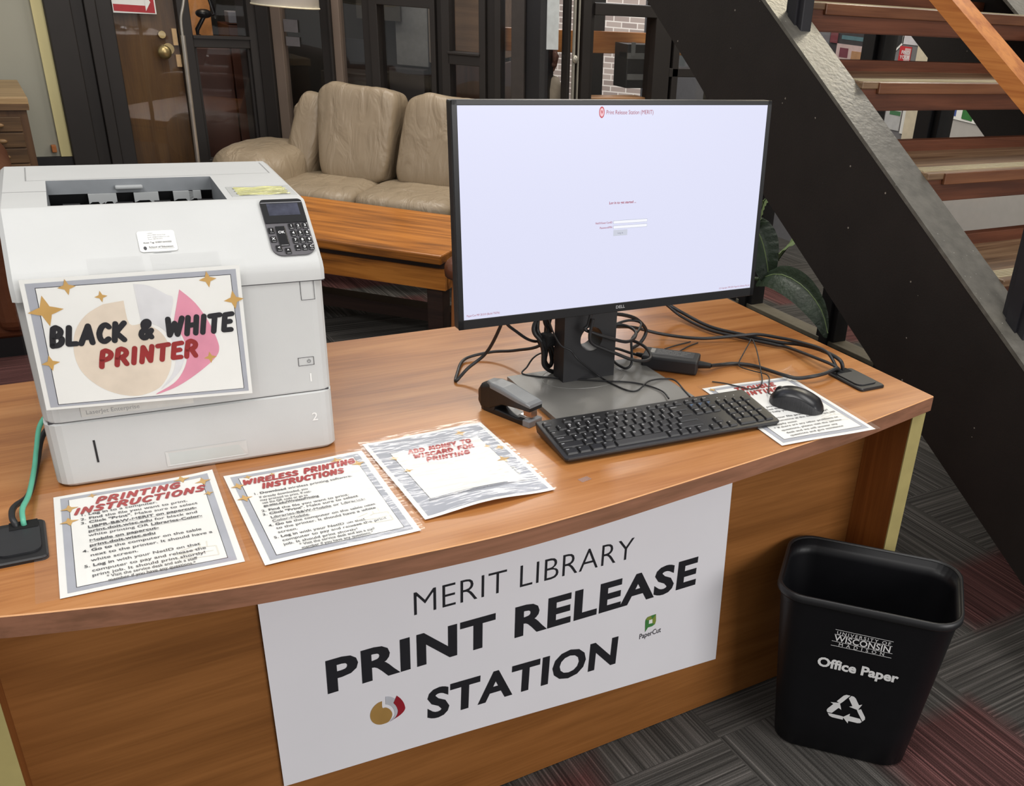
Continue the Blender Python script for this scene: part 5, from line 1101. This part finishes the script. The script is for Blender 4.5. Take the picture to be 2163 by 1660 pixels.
PT1 = [('1. *Download* wireless printing software.', (0.0277, 0.1975), (0.1758, 0.1966)), ('If already downloaded, you', (0.0334, 0.1842), (0.1043, 0.1845)), ('may proceed to print. If not-', (0.0322, 0.1745), (0.1066, 0.1740)), ('use the QR code or go to', (0.0334, 0.1651), (0.099, 0.1645)), ('*_go.wisc.edu/WirelessPrinting_*', (0.0331, 0.1555), (0.1128, 0.1555)), ('2. *Find* the file you want to print.', (0.0272, 0.1408), (0.1541, 0.1408)), ('3. *Click "Print"*. Make sure to select', (0.0259, 0.1295), (0.165, 0.1310)), ('_Libraries-B&W-Mobile_ or _Libraries-_', (0.0346, 0.1177), (0.1721, 0.1186)), ('_Color-Mobile_.', (0.0341, 0.1066), (0.0873, 0.1060)), ('4. *Go to* the computer on the table next', (0.0267, 0.0949), (0.1808, 0.0970)), ('to the printer. It should have a white', (0.0346, 0.0838), (0.178, 0.0856)), ('screen.', (0.0339, 0.0720), (0.0613, 0.0720)), ('5. *Log in* with your NetID on that', (0.0258, 0.0595), (0.1539, 0.0600)), ('computer to pay and release the print', (0.0342, 0.0479), (0.1825, 0.0505)), ('job. It should print shortly!', (0.0334, 0.0368), (0.1368, 0.0375)), ('* Visit the service desk and ask a staff', (0.0529, 0.0275), (0.1583, 0.0290)), ('member if you have any questions.*', (0.0532, 0.0177), (0.1536, 0.0200))]
PT2 = [('https://wiscard.wisc.edu/wiscard-account/make-a-deposit/', (0.0249, 0.044), (0.2001, 0.0443))]
PT3 = [('Did your print job come out', (0.0283, 0.150), (0.150, 0.151)), ('wrong? See the service desk and', (0.0283, 0.138), (0.170, 0.139)), ('staff will help you print it again', (0.0283, 0.126), (0.165, 0.127)), ('* Did your file print incorrectly?', (0.0275, 0.1000), (0.1832, 0.1020)), ('Ask someone at the desk, and we will', (0.0340, 0.0870), (0.1911, 0.0905)), ('happily assist', (0.0340, 0.0740), (0.0885, 0.0750)), ('* If there are any other problems or', (0.0275, 0.0612), (0.181, 0.0677)), ('questions, please visit the service', (0.0347, 0.0490), (0.1783, 0.0545)), ('desk and we will answer any', (0.037, 0.0370), (0.1581, 0.0410)), ('questions and give assistance', (0.0374, 0.0250), (0.1633, 0.0297))]
def sheet_on_desk(label, loc, rz, title, lines, stars, curl, filmq, fm, lh, grey=(0.0085, 0.0085), inner=(0.0185, 0.0175), hand=True):
    t = thing('laminated_sheet', label, 'sheet', loc, rz, 'laminated sheets lying on the desk')
    zf = lambda x, y, l: (x, y, 0.0008 + curl(x / LW, y / LD) + l)
    def rect(mb, x0, x1, y0, y1, l, nu=26, nv=28): mb.grid(lambda a, b: zf(x0 + (x1 - x0) * a, y0 + (y1 - y0) * b, l), nu, nv)
    g, i = grey, inner; m = MB()
    m.mi = 0; rect(m, 0, LW, 0, LD, 0); m.mi = 1; rect(m, g[0], LW - g[0], g[1], LD - g[1], .00025)
    m.mi = 2; rect(m, i[0], LW - i[0], i[1], LD - i[1], .00045); m.mi = 0; rect(m, i[0] + .0008, LW - i[0] - .0008, i[1] + .0008, LD - i[1] - .0008, .00065)
    obj('paper', m, [M_WHITE, M_GREYB, M_INK], t)
    for x, y, r_ in stars:
        m = MB(); star(m, x, y, r_, 0.1, lambda a, b: zf(a, b, .0012)); obj('star', m, M_GOLD, t)
    m = MB()
    if hand:
        hx_, hy_ = hand; P = lambda a, b: zf(hx_ + a * .05, hy_ + b * .045, .0010)
        for pts in ([(0, .2), (.5, .05), (1, .0), (1, .55), (.6, .62), (.35, .5), (.0, .42)], [(.6, .62), (.62, .9)], [(.78, .6), (.8, .92)], [(.05, .42), (.5, .3), (.9, .3)], [(.1, .6), (.45, .75)]):
            for a, b in zip(pts, pts[1:]):
                d = Vector((b[0] - a[0], b[1] - a[1])); q_ = Vector((-d.y, d.x)).normalized() * .018
                m.add([P(a[0] - q_.x, a[1] - q_.y), P(b[0] - q_.x, b[1] - q_.y), P(b[0] + q_.x, b[1] + q_.y), P(a[0] + q_.x, a[1] + q_.y)], [(0, 1, 2, 3)], smooth=False)
        obj('watermark', m, M_PALE, t)
    m = MB(); fl = lambda x, y: zf(x, y, .0016)
    for s_, a, b, h_ in title: brush(m, s_, a, b, h_, t=0.24, fn=fl, gap=.24, shear=.3)
    obj('title_lettering', m, M_RED, t)
    if lines:
        m = MB()
        for s_, a, b in lines: text(m, s_, a, b, lh, fn=fl, bold=0.010)
        obj('lettering', m, M_TXT, t)
    x0, x1, y0, y1 = filmq; m = MB(); rect(m, x0, x1, y0, y1, .0024, 28, 30)
    obj('laminate_film', m, fm, t)
    return t
cl0 = lambda u, v: 0.012 * max(0, (u - .55)) ** 2 * max(0, v - .5) * 4 + 0.0006 * math.sin(u * 5)
sheet_on_desk('laminated sheet headed printing instructions in front of the printer, leftmost on the desk', (-0.0317, 1.1845, 0.7405), -0.0563, [('PRINTING', (0.0528, 0.2330), (0.1656, 0.2405), 0.0190), ('INSTRUCTIONS', (0.0238, 0.2095), (0.1962, 0.2160), 0.0190)], PT0,
    [(0.0493, 0.2620, 0.007), (0.1703, 0.2670, 0.012), (0.1978, 0.2470, 0.012), (0.2003, 0.2072, 0.0075), (0.0189, 0.2330, 0.012), (0.0173, 0.1940, 0.0125)], cl0, (-0.026, LW + 0.006, -0.004, LD + 0.012), M_FILM, 0.0062, hand=(0.138, 0.030))
cl1 = lambda u, v: 0.0008 + 0.0006 * math.sin(u * 6 + v * 3) + 0.002 * max(0, u - .7) * max(0, v - .6) * 8
sheet_on_desk('laminated sheet headed wireless printing instructions, between two other sheets at the desk front', (0.2041, 1.1489, 0.7405), -0.0231, [('WIRELESS PRINTING', (0.0210, 0.2340), (0.1930, 0.2370), 0.0175), ('INSTRUCTIONS', (0.0440, 0.2125), (0.1680, 0.2130), 0.0175)], PT1,
    [(0.0324, 0.2600, 0.007), (0.0677, 0.2560, 0.005), (0.0135, 0.2352, 0.0115), (0.0143, 0.1931, 0.0115), (0.1692, 0.2600, 0.0105), (0.1967, 0.2352, 0.0110)], cl1, (-0.004, LW + 0.006, -0.004, LD + 0.008), M_FILMW, 0.0058, hand=(0.140, 0.045))
cl2 = lambda u, v: 0.0007 * math.sin(u * 6 + v * 3) + 0.007 * max(0, .35 - v) * 2.8 * max(0, math.sin(math.pi * (u * 1.0))) ** 2 + 0.0006 * math.sin(v * 6) + .0016
sheet_on_desk('wavy laminated sheet about adding money to a card, left of the keyboard', (0.4357, 1.1681, 0.7405), 0.0016, [('ADD MONEY TO', (0.0560, 0.2110), (0.1670, 0.2080), 0.0150), ('WISCARD FOR', (0.0585, 0.1915), (0.1640, 0.1890), 0.0150), ('PRINTING', (0.0730, 0.1720), (0.1480, 0.1700), 0.0150)], PT2,
    [(0.1637, 0.2500, 0.0115), (0.1845, 0.1841, 0.007), (0.2020, 0.1700, 0.0100), (0.1881, 0.1276, 0.0125), (0.0290, 0.2056, 0.0085), (0.0335, 0.1550, 0.0085)], cl2, (-0.006, LW + 0.004, -0.004, LD + 0.010), M_FILMW, 0.0042, grey=(0.0075, 0.0075), inner=(0.0290, 0.0520), hand=(0.140, 0.070))
cl3 = lambda u, v: 0.0008 + 0.0006 * math.sin(u * 6)
sheet_on_desk('laminated trouble printing sheet under the mouse and keyboard corner', (1.0960, 1.1385, 0.7405), -0.0900, [('TROUBLE', (0.0582, 0.2380), (0.1560, 0.2410), 0.0185), ('PRINTING?', (0.0387, 0.2120), (0.1650, 0.2170), 0.0185)], PT3,
    [(0.1900, 0.2260, 0.006), (0.0150, 0.2640, 0.008)], cl3, (-0.008, LW + 0.008, -0.005, LD + 0.010), M_FILMS, 0.0056, grey=(0.0085, 0.0085), inner=(0.0180, 0.0190), hand=(0.145, 0.055))

# ------------------------------------------------------------------ banner on the desk front
bn = thing('banner', 'large white banner reading print release station on the desk front', 'banner', (0.68, 1.3005, 0.30))
BQ = [(0.2123, 0.640), (1.1280, 0.640), (1.1466, 0.1318), (0.2136, 0.2055)]
bw = lambda x, z, l=0: (x - 0.68, -0.0015 - l - 0.0012 * (1 + math.sin(x * 9)) , z - 0.30)
m = MB(); m.grid(lambda a, b: bw(*bl(BQ, a, b)), 40, 12)
obj('sheet', m, mat('glossy_white_vinyl', (240, 238, 243), 0.28, spec=0.5, var=0.02, vscale=4), bn)
f_ = lambda x, y: bw(x, y, .0006)
m = MB(); text(m, 'MERIT LIBRARY', (0.4525, 0.4796), (0.901, 0.4703), 0.0455, fn=f_, bold=-0.012, track=.01); obj('lettering', m, M_INK, bn)
m = MB(); text(m, 'PRINT RELEASE', (0.298, 0.3751), (1.0625, 0.361), 0.0600, fn=f_, bold=0.034, track=.03); obj('lettering', m, M_INK, bn)
m = MB(); text(m, 'STATION', (0.4722, 0.2437), (0.8801, 0.2249), 0.0595, fn=f_, bold=0.034, track=.03)
obj('lettering', m, M_INK, bn)
m = MB()
for i, E_ in enumerate((SMO(LG), SMO(LS), SMO(LR))): m.mi = i; m.add([bw(x, z, .0006 + .0002 * i) for x, z in E_], [tuple(range(len(E_)))])
obj('emblem', m, [mat('emblem_gold', (170, 132, 72), .5), mat('emblem_silver', (196, 198, 206), .5), mat('emblem_red', (152, 24, 40), .5)], bn)
m = MB(); LF = [(0.968, 0.3149), (0.9696, 0.2973), (0.9675, 0.2895), (0.9607, 0.2866), (0.9506, 0.2869), (0.9441, 0.2774), (0.9425, 0.3038), (0.943, 0.3088), (0.947, 0.3139), (0.9557, 0.3148)]
m.add([bw(x, z, .0006) for x, z in LF], [tuple(range(len(LF)))])
m.mi = 1; m.add([bw(x, z, .0008) for x, z in [(0.968, 0.3149), (0.9696, 0.2973), (0.9675, 0.2895), (0.9606, 0.2951), (0.9597, 0.3051)]], [(0, 1, 2, 3, 4)]); m.add([bw(x, z, .0008) for x, z in [(0.943, 0.3088), (0.947, 0.3139), (0.9557, 0.3148), (0.9597, 0.3051), (0.9515, 0.3053)]], [(0, 1, 2, 3, 4)])
m.mi = 2; m.add([bw(x, z, .0010) for x, z in [(0.9515, 0.3053), (0.9597, 0.3051), (0.9606, 0.2951), (0.9517, 0.2959)]], [(0, 1, 2, 3)])
m.mi = 3; text(m, 'PaperCut', (0.9303, 0.2640), (0.9846, 0.2640), 0.0120, fn=f_, bold=0.01)
obj('logo', m, [mat('leaf_green', (66, 128, 66), .5), mat('olive_leaf_green', (130, 146, 62), .5), M_WHITE, mat('logo_dark_grey', (64, 62, 70), .5)], bn)

# ------------------------------------------------------------------ waste basket
wb = thing('waste_basket', 'black rectangular waste basket marked office paper beside the desk', 'basket', (1.360, 1.094, 0.0), R(-48.5))
def wr(hw, hd, z, r=0.05, n=8): return [(x, y, z) for x, y in rrect(-hw, hw, -hd, hd, r, n=n)]
prof_o = [(0.136, 0.086, 0.0, .045), (0.142, 0.091, 0.006, .048), (0.150, 0.096, 0.09, .050), (0.175, 0.116, 0.370, .055), (0.176, 0.117, 0.374, .055)]
prof_i = [(0.1765, 0.1175, 0.404, .055), (0.172, 0.113, 0.366, .052), (0.147, 0.092, 0.09, .047), (0.138, 0.086, 0.010, .045)]
m = MB(); m.loft([wr(*p) for p in prof_o + [(0.1785, 0.1195, 0.395, .056)] + prof_i], cap0=True, cap1=True, smooth=True)
obj('body', m, mat('dull_black_polythene', (17, 17, 20), 0.42, spec=0.3, vscale=30), wb)
m = MB(); rings = [(0.1765, 0.1175, 0.405, .055), (0.1795, 0.1205, 0.4085, .057), (0.1835, 0.1245, 0.407, .059), (0.1845, 0.1255, 0.394, .060), (0.1825, 0.1235, 0.390, .059), (0.178, 0.119, 0.390, .056)]
m.loft([wr(*p) for p in rings + [rings[0]]], cap0=False, cap1=False, smooth=True)
obj('rim', m, M_BLKP, wb)
def wf(x, z, l=.0012):   # on the sloped front face
    t_ = (z - 0.09) / (0.370 - 0.09); return (x, -(0.096 + 0.020 * t_) - l, z)
m = MB(); ccx = 0.004; f_ = lambda x, z: wf(x, z)
text(m, 'UNIVERSITY OF', (ccx, 0.3300), None, 0.0075, fn=f_, align='c', track=.16, wscale=1.05, bold=0)
text(m, 'WISCONSIN', (ccx, 0.3125), None, 0.0140, fn=f_, align='c', wscale=.94, bold=.012)
text(m, 'M A D I S O N', (ccx, 0.3010), None, 0.0080, fn=f_, align='c', track=.12, wscale=.98, bold=0)
for z, w in ((0.3405, .057), (0.3282, .057), (0.3105, .060), (0.2990, .060)): m.add([wf(ccx - w, z), wf(ccx + w, z), wf(ccx + w, z + .0010), wf(ccx - w, z + .0010)], [(0, 1, 2, 3)])
obj('crest_lettering', m, M_WPT, wb)
m = MB(); text(m, 'Office Paper', (ccx - 0.080, 0.2400), (ccx + 0.082, 0.2400), 0.0215, fn=f_, bold=0.036)
obj('lettering', m, M_WPT, wb)
m = MB(); rc_x, rc_z, rs = 0.002, 0.137, 0.052
A1 = [(-.44, .17), (-.20, .60), (-.12, .68), (.00, .70), (.10, .66), (-.16, .20), (-.22, .02)][:6]; A1 = [(-.46, .22), (-.24, .60), (-.14, .68), (.02, .68), (-.22, .26), (-.30, .14)]
A2 = [(.06, .68), (.16, .67), (.24, .60), (.42, .28), (.54, .35), (.42, .00), (.06, .08), (.18, .15), (-.02, .52)]
for k in range(3):
    a = -k * 2 * math.pi / 3
    for pl in (A1, A2): m.add([wf(rc_x + rs * 1.0 * (x * math.cos(a) - y * math.sin(a)), rc_z + rs * .98 * (x * math.sin(a) + y * math.cos(a))) for x, y in [(px0, py0 + .13) for px0, py0 in pl]], [tuple(range(len(pl)))])
obj('recycling_symbol', m, M_WPT, wb)

# ------------------------------------------------------------------ sofa (facet frame)
M_LEA = leather('beige_leather', (158, 141, 118), bump=0.55, scale=1.0, rough=0.40, dark=0.14)
so = thing('sofa', 'beige leather sofa with puffy cushions before the dark glazed wall', 'sofa', facet(-2.0, 4.85), AZ)
lc = lambda s, n: (s + 2.0, n - 4.85)
def wrinkle(c, amp, k):
    c = Vector(c)
    def fn(p):
        d = (p - c); q = Vector((p.x * k * 1.6, p.y * k, p.z * k * .45))
        return p + d.normalized() * amp * (mnoise.noise(q) + .5 * mnoise.noise(q * 2.3))
    return fn
def pillow(name, c, rx, ry, rz, e, tilt=0.0, amp=0.010, k=9.0, taper=0.0, shear=0.0):
    m = MB(); m.M = Matrix.Translation(c) @ Matrix.Rotation(tilt, 4, 'X')
    m.ball((0, 0, 0), rx, ry, rz, e=e, nu=72, nv=44, fn=lambda p: (lambda w: Vector((w.x * (1 + taper * w.z / rz) + shear * w.z, w.y, w.z)))(wrinkle((0, 0, 0), amp, k)(p)))
    return obj(name, m, M_LEA, so)
m = MB(); m.box(-0.92, 0.85, -0.24, 0.42, 0.06, 0.28, 0.03, 3)
obj('base', m, M_LEA, so)
m = MB(); m.box(-0.66, 0.75, 0.22, 0.42, 0.2, 0.76, 0.05, 3)
obj('back_frame', m, M_LEA, so)
pillow('seat_cushion', (*lc(-2.33, 4.77), 0.345), 0.235, 0.27, 0.10, 0.42, 0, .006)
pillow('seat_cushion', (*lc(-1.855, 4.77), 0.345), 0.258, 0.27, 0.10, 0.42, 0, .006)
pillow('seat_cushion', (*lc(-1.37, 4.77), 0.345), 0.235, 0.27, 0.10, 0.42, 0, .006)
pillow('back_cushion', (*lc(-2.245, 5.01), 0.63), 0.205, 0.115, 0.245, 0.34, R(-14), .010, 7, .13, 0.02)
pillow('back_cushion', (*lc(-1.775, 5.02), 0.625), 0.232, 0.115, 0.235, 0.34, R(-14), .010, 7, 0.0, 0.10)
pillow('back_cushion', (*lc(-1.37, 5.05), 0.56), 0.18, 0.11, 0.23, 0.5, R(-14), .010, 8)
pillow('arm', (*lc(-2.71, 4.86), 0.435), 0.205, 0.32, 0.145, 0.66, 0, .007, 7)
pillow('arm', (*lc(-1.05, 4.84), 0.42), 0.14, 0.33, 0.16, 0.7, 0, .010, 9)
m = MB(); m.M = Matrix.Translation((*lc(-2.535, 5.06), 0.58)) @ Matrix.Rotation(R(-16), 4, 'X') @ Matrix.Rotation(R(12), 4, 'Y')
m.ball((0, 0, 0), 0.085, 0.14, 0.235, e=0.45, nu=40, nv=24)
obj('side_wing', m, M_LEA, so)

# ------------------------------------------------------------------ coffee table
CTZ = R(-47.5); ce = Vector((math.cos(CTZ), math.sin(CTZ), 0)); cn = Vector((-math.sin(CTZ), math.cos(CTZ), 0))
ct0 = Vector((1.075, 3.893, 0)); 
ct = thing('coffee_table', 'rustic orange-brown plank coffee table in front of the sofa', 'table', ct0 + ce * -0.05 + cn * 0.3, CTZ)
M_RUST = wood('rustic_orange_plank', (118, 70, 26), (200, 128, 54), (170, 104, 40), axis=0, rough=0.36, streak=11, coat=0.1)
obj('tabletop', MB().box(-0.70, 0.56, -0.30, 0.36, 0.412, 0.45, 0.006), M_RUST, ct)
m = MB().box(-0.64, 0.56, -0.265, -0.235, 0.30, 0.385); m.box(-0.64, 0.56, 0.29, 0.32, 0.30, 0.385); m.box(-0.64, -0.61, -0.25, 0.3, 0.30, 0.385); m.box(0.53, 0.56, -0.25, 0.3, 0.30, 0.385)
obj('apron', m, M_RUST, ct)
M_DKW = wood('dark_stained_wood', (40, 26, 22), (62, 42, 34), axis=0, rough=0.5)
m = MB().box(-0.63, 0.55, -0.255, 0.31, 0.384, 0.413)
obj('shadow_gap_slab', m, M_DKW, ct)  # dark slab fills the gap under the top, standing in for its shadow
m = MB().box(-0.6, 0.52, -0.02, 0.07, 0.07, 0.125)
obj('stretcher', m, M_DKW, ct)
for x in (-0.62, 0.47):
    for y in (-0.25, 0.24): obj('leg', MB().box(x, x + 0.07, y, y + 0.07, 0, 0.385, 0.004), M_DKW, ct)

# ------------------------------------------------------------------ armchair at the right end of the table (mostly behind the monitor)
ac = thing('armchair', 'wood-framed armchair with a brown leather arm beside the monitor edge', 'armchair', (1.605, 3.235, 0), R(20))
M_BRL = leather('brown_leather', (112, 66, 44), bump=0.15, scale=14, rough=0.3, dark=0.3)
M_ORW = wood('chair_orange_wood', (124, 72, 36), (164, 100, 54), axis=2, rough=0.4)
for y in (-0.02, -0.54):
    a = MB(); a.M = Matrix.Translation((-0.02, y, 0.515)); a.ball((0, 0, 0), 0.34, 0.06, 0.058, e=0.6, nu=30, nv=18)
    ar = obj('arm_pad', a, M_BRL, ac)
    l = MB(); l.loft([[(x, y + yy, z) for x, yy in rrect(-0.34 + dx, -0.25 + dx, -0.03, 0.03, 0.012)] for z, dx in ((0.0, 0.0), (0.12, 0.015), (0.2, 0.03), (0.3, 0.01), (0.42, 0.015), (0.47, 0.02))], smooth=False)
    obj('leg', l, M_ORW, ac)
    l = MB().box(0.22, 0.29, y - 0.03, y + 0.03, 0, 0.47, 0.005); obj('leg', l, M_ORW, ac)
a = MB(); a.box(-0.28, 0.26, -0.49, -0.07, 0.24, 0.40, 0.04, 3); obj('seat', a, M_BRL, ac)
a = MB(); a.box(0.14, 0.26, -0.49, -0.07, 0.36, 0.72, 0.04, 3); obj('backrest', a, M_BRL, ac)
# ------------------------------------------------------------------ leather club chair at the far left
cc = thing('club_chair', 'dark brown leather club chair at the left edge behind the printer', 'armchair', (-0.35, 4.55, 0), 0.0)
M_DBL = leather('dark_brown_leather', (102, 58, 36), bump=0.12, scale=10, rough=0.34, dark=0.35)
obj('frame', MB().box(-0.42, 0.42, -0.33, 0.45, 0.07, 0.42, 0.03, 3), M_DBL, cc)
for x in (-0.42, 0.26):
    a = MB(); a.box(x, x + 0.16, -0.37, 0.42, 0.1, 0.60, 0.05, 4); a.cyl((x + 0.08, -0.375, 0.60), (x + 0.08, 0.40, 0.62), 0.095, n=24)
    obj('arm', a, M_DBL, cc)
obj('backrest', MB().box(-0.40, 0.40, 0.28, 0.48, 0.3, 0.84, 0.07, 4), M_DBL, cc)
obj('seat_cushion', MB().box(-0.26, 0.26, -0.34, 0.3, 0.40, 0.50, 0.04, 3), M_DBL, cc)
m = MB()
for i in range(9): m.ball((0.34, -0.372, 0.14 + i * .05), 0.006, 0.004, 0.006, nu=8, nv=6)
obj('nailhead_trim', m, mat('dull_brass_nail', (120, 92, 60), 0.4, metal=.7), cc)
obj('plinth', MB().box(-0.38, 0.38, -0.32, 0.42, 0.0, 0.075), M_BLKP, cc)
# ------------------------------------------------------------------ drawer cabinet at the far left
fc = thing('drawer_cabinet', 'old brown wooden drawer cabinet against the grey wall', 'cabinet', (-0.20, 5.22, 0), 0.0)
M_OAKD = wood('worn_dark_oak', (74, 54, 36), (116, 88, 60), (94, 70, 46), axis=0, rough=0.45, streak=14)
M_OAKT = wood('pale_worn_oak_top', (140, 112, 76), (178, 148, 106), axis=0, rough=0.4)
m = MB().box(-0.40, 0.395, 0.0, 0.62, 0.0, 0.775); obj('carcass', m, wood('dark_oak_frame', (70, 48, 32), (98, 70, 46), axis=2, rough=0.5), fc)
obj('cabinet_top', MB().box(-0.41, 0.408, -0.012, 0.64, 0.776, 0.822, 0.004), M_OAKT, fc)
obj('front_rail', MB().box(-0.41, 0.406, -0.016, 0.002, 0.770, 0.796), M_OAKD, fc)
for i in range(9):
    z1 = 0.742 - i * 0.0665
    if z1 - 0.062 < 0.1: break
    d = obj('drawer', MB().box(-0.37, 0.365, -0.012, 0.002, z1 - 0.0615, z1, 0.002), M_OAKD, fc)
    for x in (-0.27, 0.275): obj('knob', MB().ball((x, -0.022, z1 - 0.033), 0.022, 0.012, 0.010, nu=14, nv=8), wood('knob_oak', (120, 92, 62), (150, 118, 82), axis=0), d)
# ------------------------------------------------------------------ floor lamp
fl = thing('floor_lamp', 'arched floor lamp with a slim steel pole and white drum shade', 'lamp', (0.872, 5.3, 0))
M_STEEL = mat('brushed_steel', (186, 180, 170), 0.3, metal=0.8)
obj('lamp_base', MB().lathe([(0.0, 0), (0.14, 0), (0.14, 0.02), (0.02, 0.03), (0.0, 0.03)], 28), M_STEEL, fl)
m = MB(); m.cyl((0, 0, 0.02), (0.021, 0, 1.082), 0.0105, 0.0105, n=12); obj('pole', m, M_STEEL, fl)
m = MB(); m.tube([(0.020, 0, 1.05), (0.023, 0, 1.15), (0.046, 0, 1.23), (0.10, 0, 1.45), (0.2, 0, 1.62), (0.34, 0, 1.68), (0.46, 0, 1.62), (0.51, 0, 1.5)], 0.0065, n=10); obj('arm', m, M_STEEL, fl)
m = MB(); m.M = Matrix.Translation((0.508, 0, 1.345)) @ Matrix.Rotation(R(1.5), 4, 'Y')
m.loft([[(r_ * math.cos(a), r_ * math.sin(a), z) for a in [2 * math.pi * i / 40 for i in range(40)]] for r_, z in ((0.150, 0.12), (0.158, -0.12), (0.154, -0.12), (0.146, 0.119))], cap0=False, cap1=False)
obj('lamp_shade', m, mat('white_linen_shade', (240, 237, 230), 0.9, var=0.02, bump=0.05, bscale=400), fl)
m = MB(); m.M = Matrix.Translation((0.508, 0, 1.345)) @ Matrix.Rotation(R(1.5), 4, 'Y')
m.tube([(0.1585 * math.cos(2 * math.pi * i / 40), 0.1585 * math.sin(2 * math.pi * i / 40), -0.118) for i in range(41)], 0.0035, n=6, spline=False); obj('shade_trim', m, mat('cream_shade_trim', (224, 214, 186), 0.8), fl)
# ------------------------------------------------------------------ plant
pl = thing('potted_plant', 'dark green broad-leaf plant in the gap under the stair stringer', 'plant', (2.72, 3.56, 0))
obj('pot', MB().lathe([(0.0, 0), (0.10, 0), (0.13, 0.2), (0.135, 0.2), (0.12, 0.19), (0.0, 0.18)], 24), mat('charcoal_pot', (40, 40, 42), 0.6), pl)
PO = Vector((2.72, 3.56, 0))
M_LEAF = mat('dark_green_leaf', (44, 60, 44), 0.4, var=0.2, vscale=14, bump=0.25, bscale=60, stretch=(1, 1, 1)); M_LEAF2 = mat('light_green_leaf', (112, 132, 88), 0.5, var=0.12, vscale=14)
def leaf(pts, w, side, mt, droop=0.02):
    P = catmull([Vector(p) - PO for p in pts], 8); sd = Vector(side).normalized(); n_ = len(P) - 1
    def fn(a, b):
        i = min(n_, int(round(b * n_))); t_ = b
        ww = w * math.sin(math.pi * min(1, max(0.02, t_)) ** 0.8) ** 0.7; v = 2 * a - 1
        tg = (P[min(i + 1, n_)] - P[max(i - 1, 0)]).normalized(); nn = tg.cross(sd).normalized()
        return P[i] + sd * v * ww + nn * (abs(v) * ww * .35 + .003 * math.sin(i * 2.1) * abs(v)) + Vector((0, 0, -droop * v * v))
    m = MB(); m.grid(fn, 8, n_); lf = obj('leaf', m, mt, pl)
    r_ = MB(); r_.tube(P[::3] + [P[-1]], 0.003, n=6, spline=False); obj('midrib', r_, M_LEAF2 if mt is M_LEAF else M_LEAF, lf)
def stem(pts): obj('stem', MB().tube([Vector(p) - PO for p in pts], 0.009, n=8), mat('leaf_stem', (62, 78, 48), 0.5), pl)
leaf([(2.83, 3.40, 0.53), (2.84, 3.35, 0.52), (2.85, 3.285, 0.46), (2.85, 3.235, 0.38), (2.86, 3.21, 0.29)], 0.080, (.71, -.51, .41), M_LEAF)
leaf([(2.84, 3.26, 0.29), (2.85, 3.14, 0.345), (2.85, 2.98, 0.335), (2.85, 2.85, 0.27), (2.85, 2.79, 0.185)], 0.064, (.39, -.13, .655), M_LEAF)
leaf([(2.98, 3.30, 0.36), (2.98, 3.24, 0.44), (2.98, 3.17, 0.50), (2.98, 3.08, 0.55)], 0.07, (.55, -.1, .65), M_LEAF2)
leaf([(2.85, 3.36, 0.48), (2.85, 3.32, 0.57), (2.85, 3.30, 0.63), (2.85, 3.27, 0.66)], 0.03, (0.2, 1, 0), M_LEAF2)
stem([(2.72, 3.56, 0.18), (2.78, 3.48, 0.40), (2.83, 3.40, 0.53)]); stem([(2.73, 3.54, 0.18), (2.80, 3.36, 0.27), (2.84, 3.26, 0.29)]); stem([(2.75, 3.56, 0.18), (2.90, 3.40, 0.30), (2.98, 3.30, 0.36)]); stem([(2.72, 3.58, 0.18), (2.80, 3.46, 0.38), (2.85, 3.36, 0.48)])
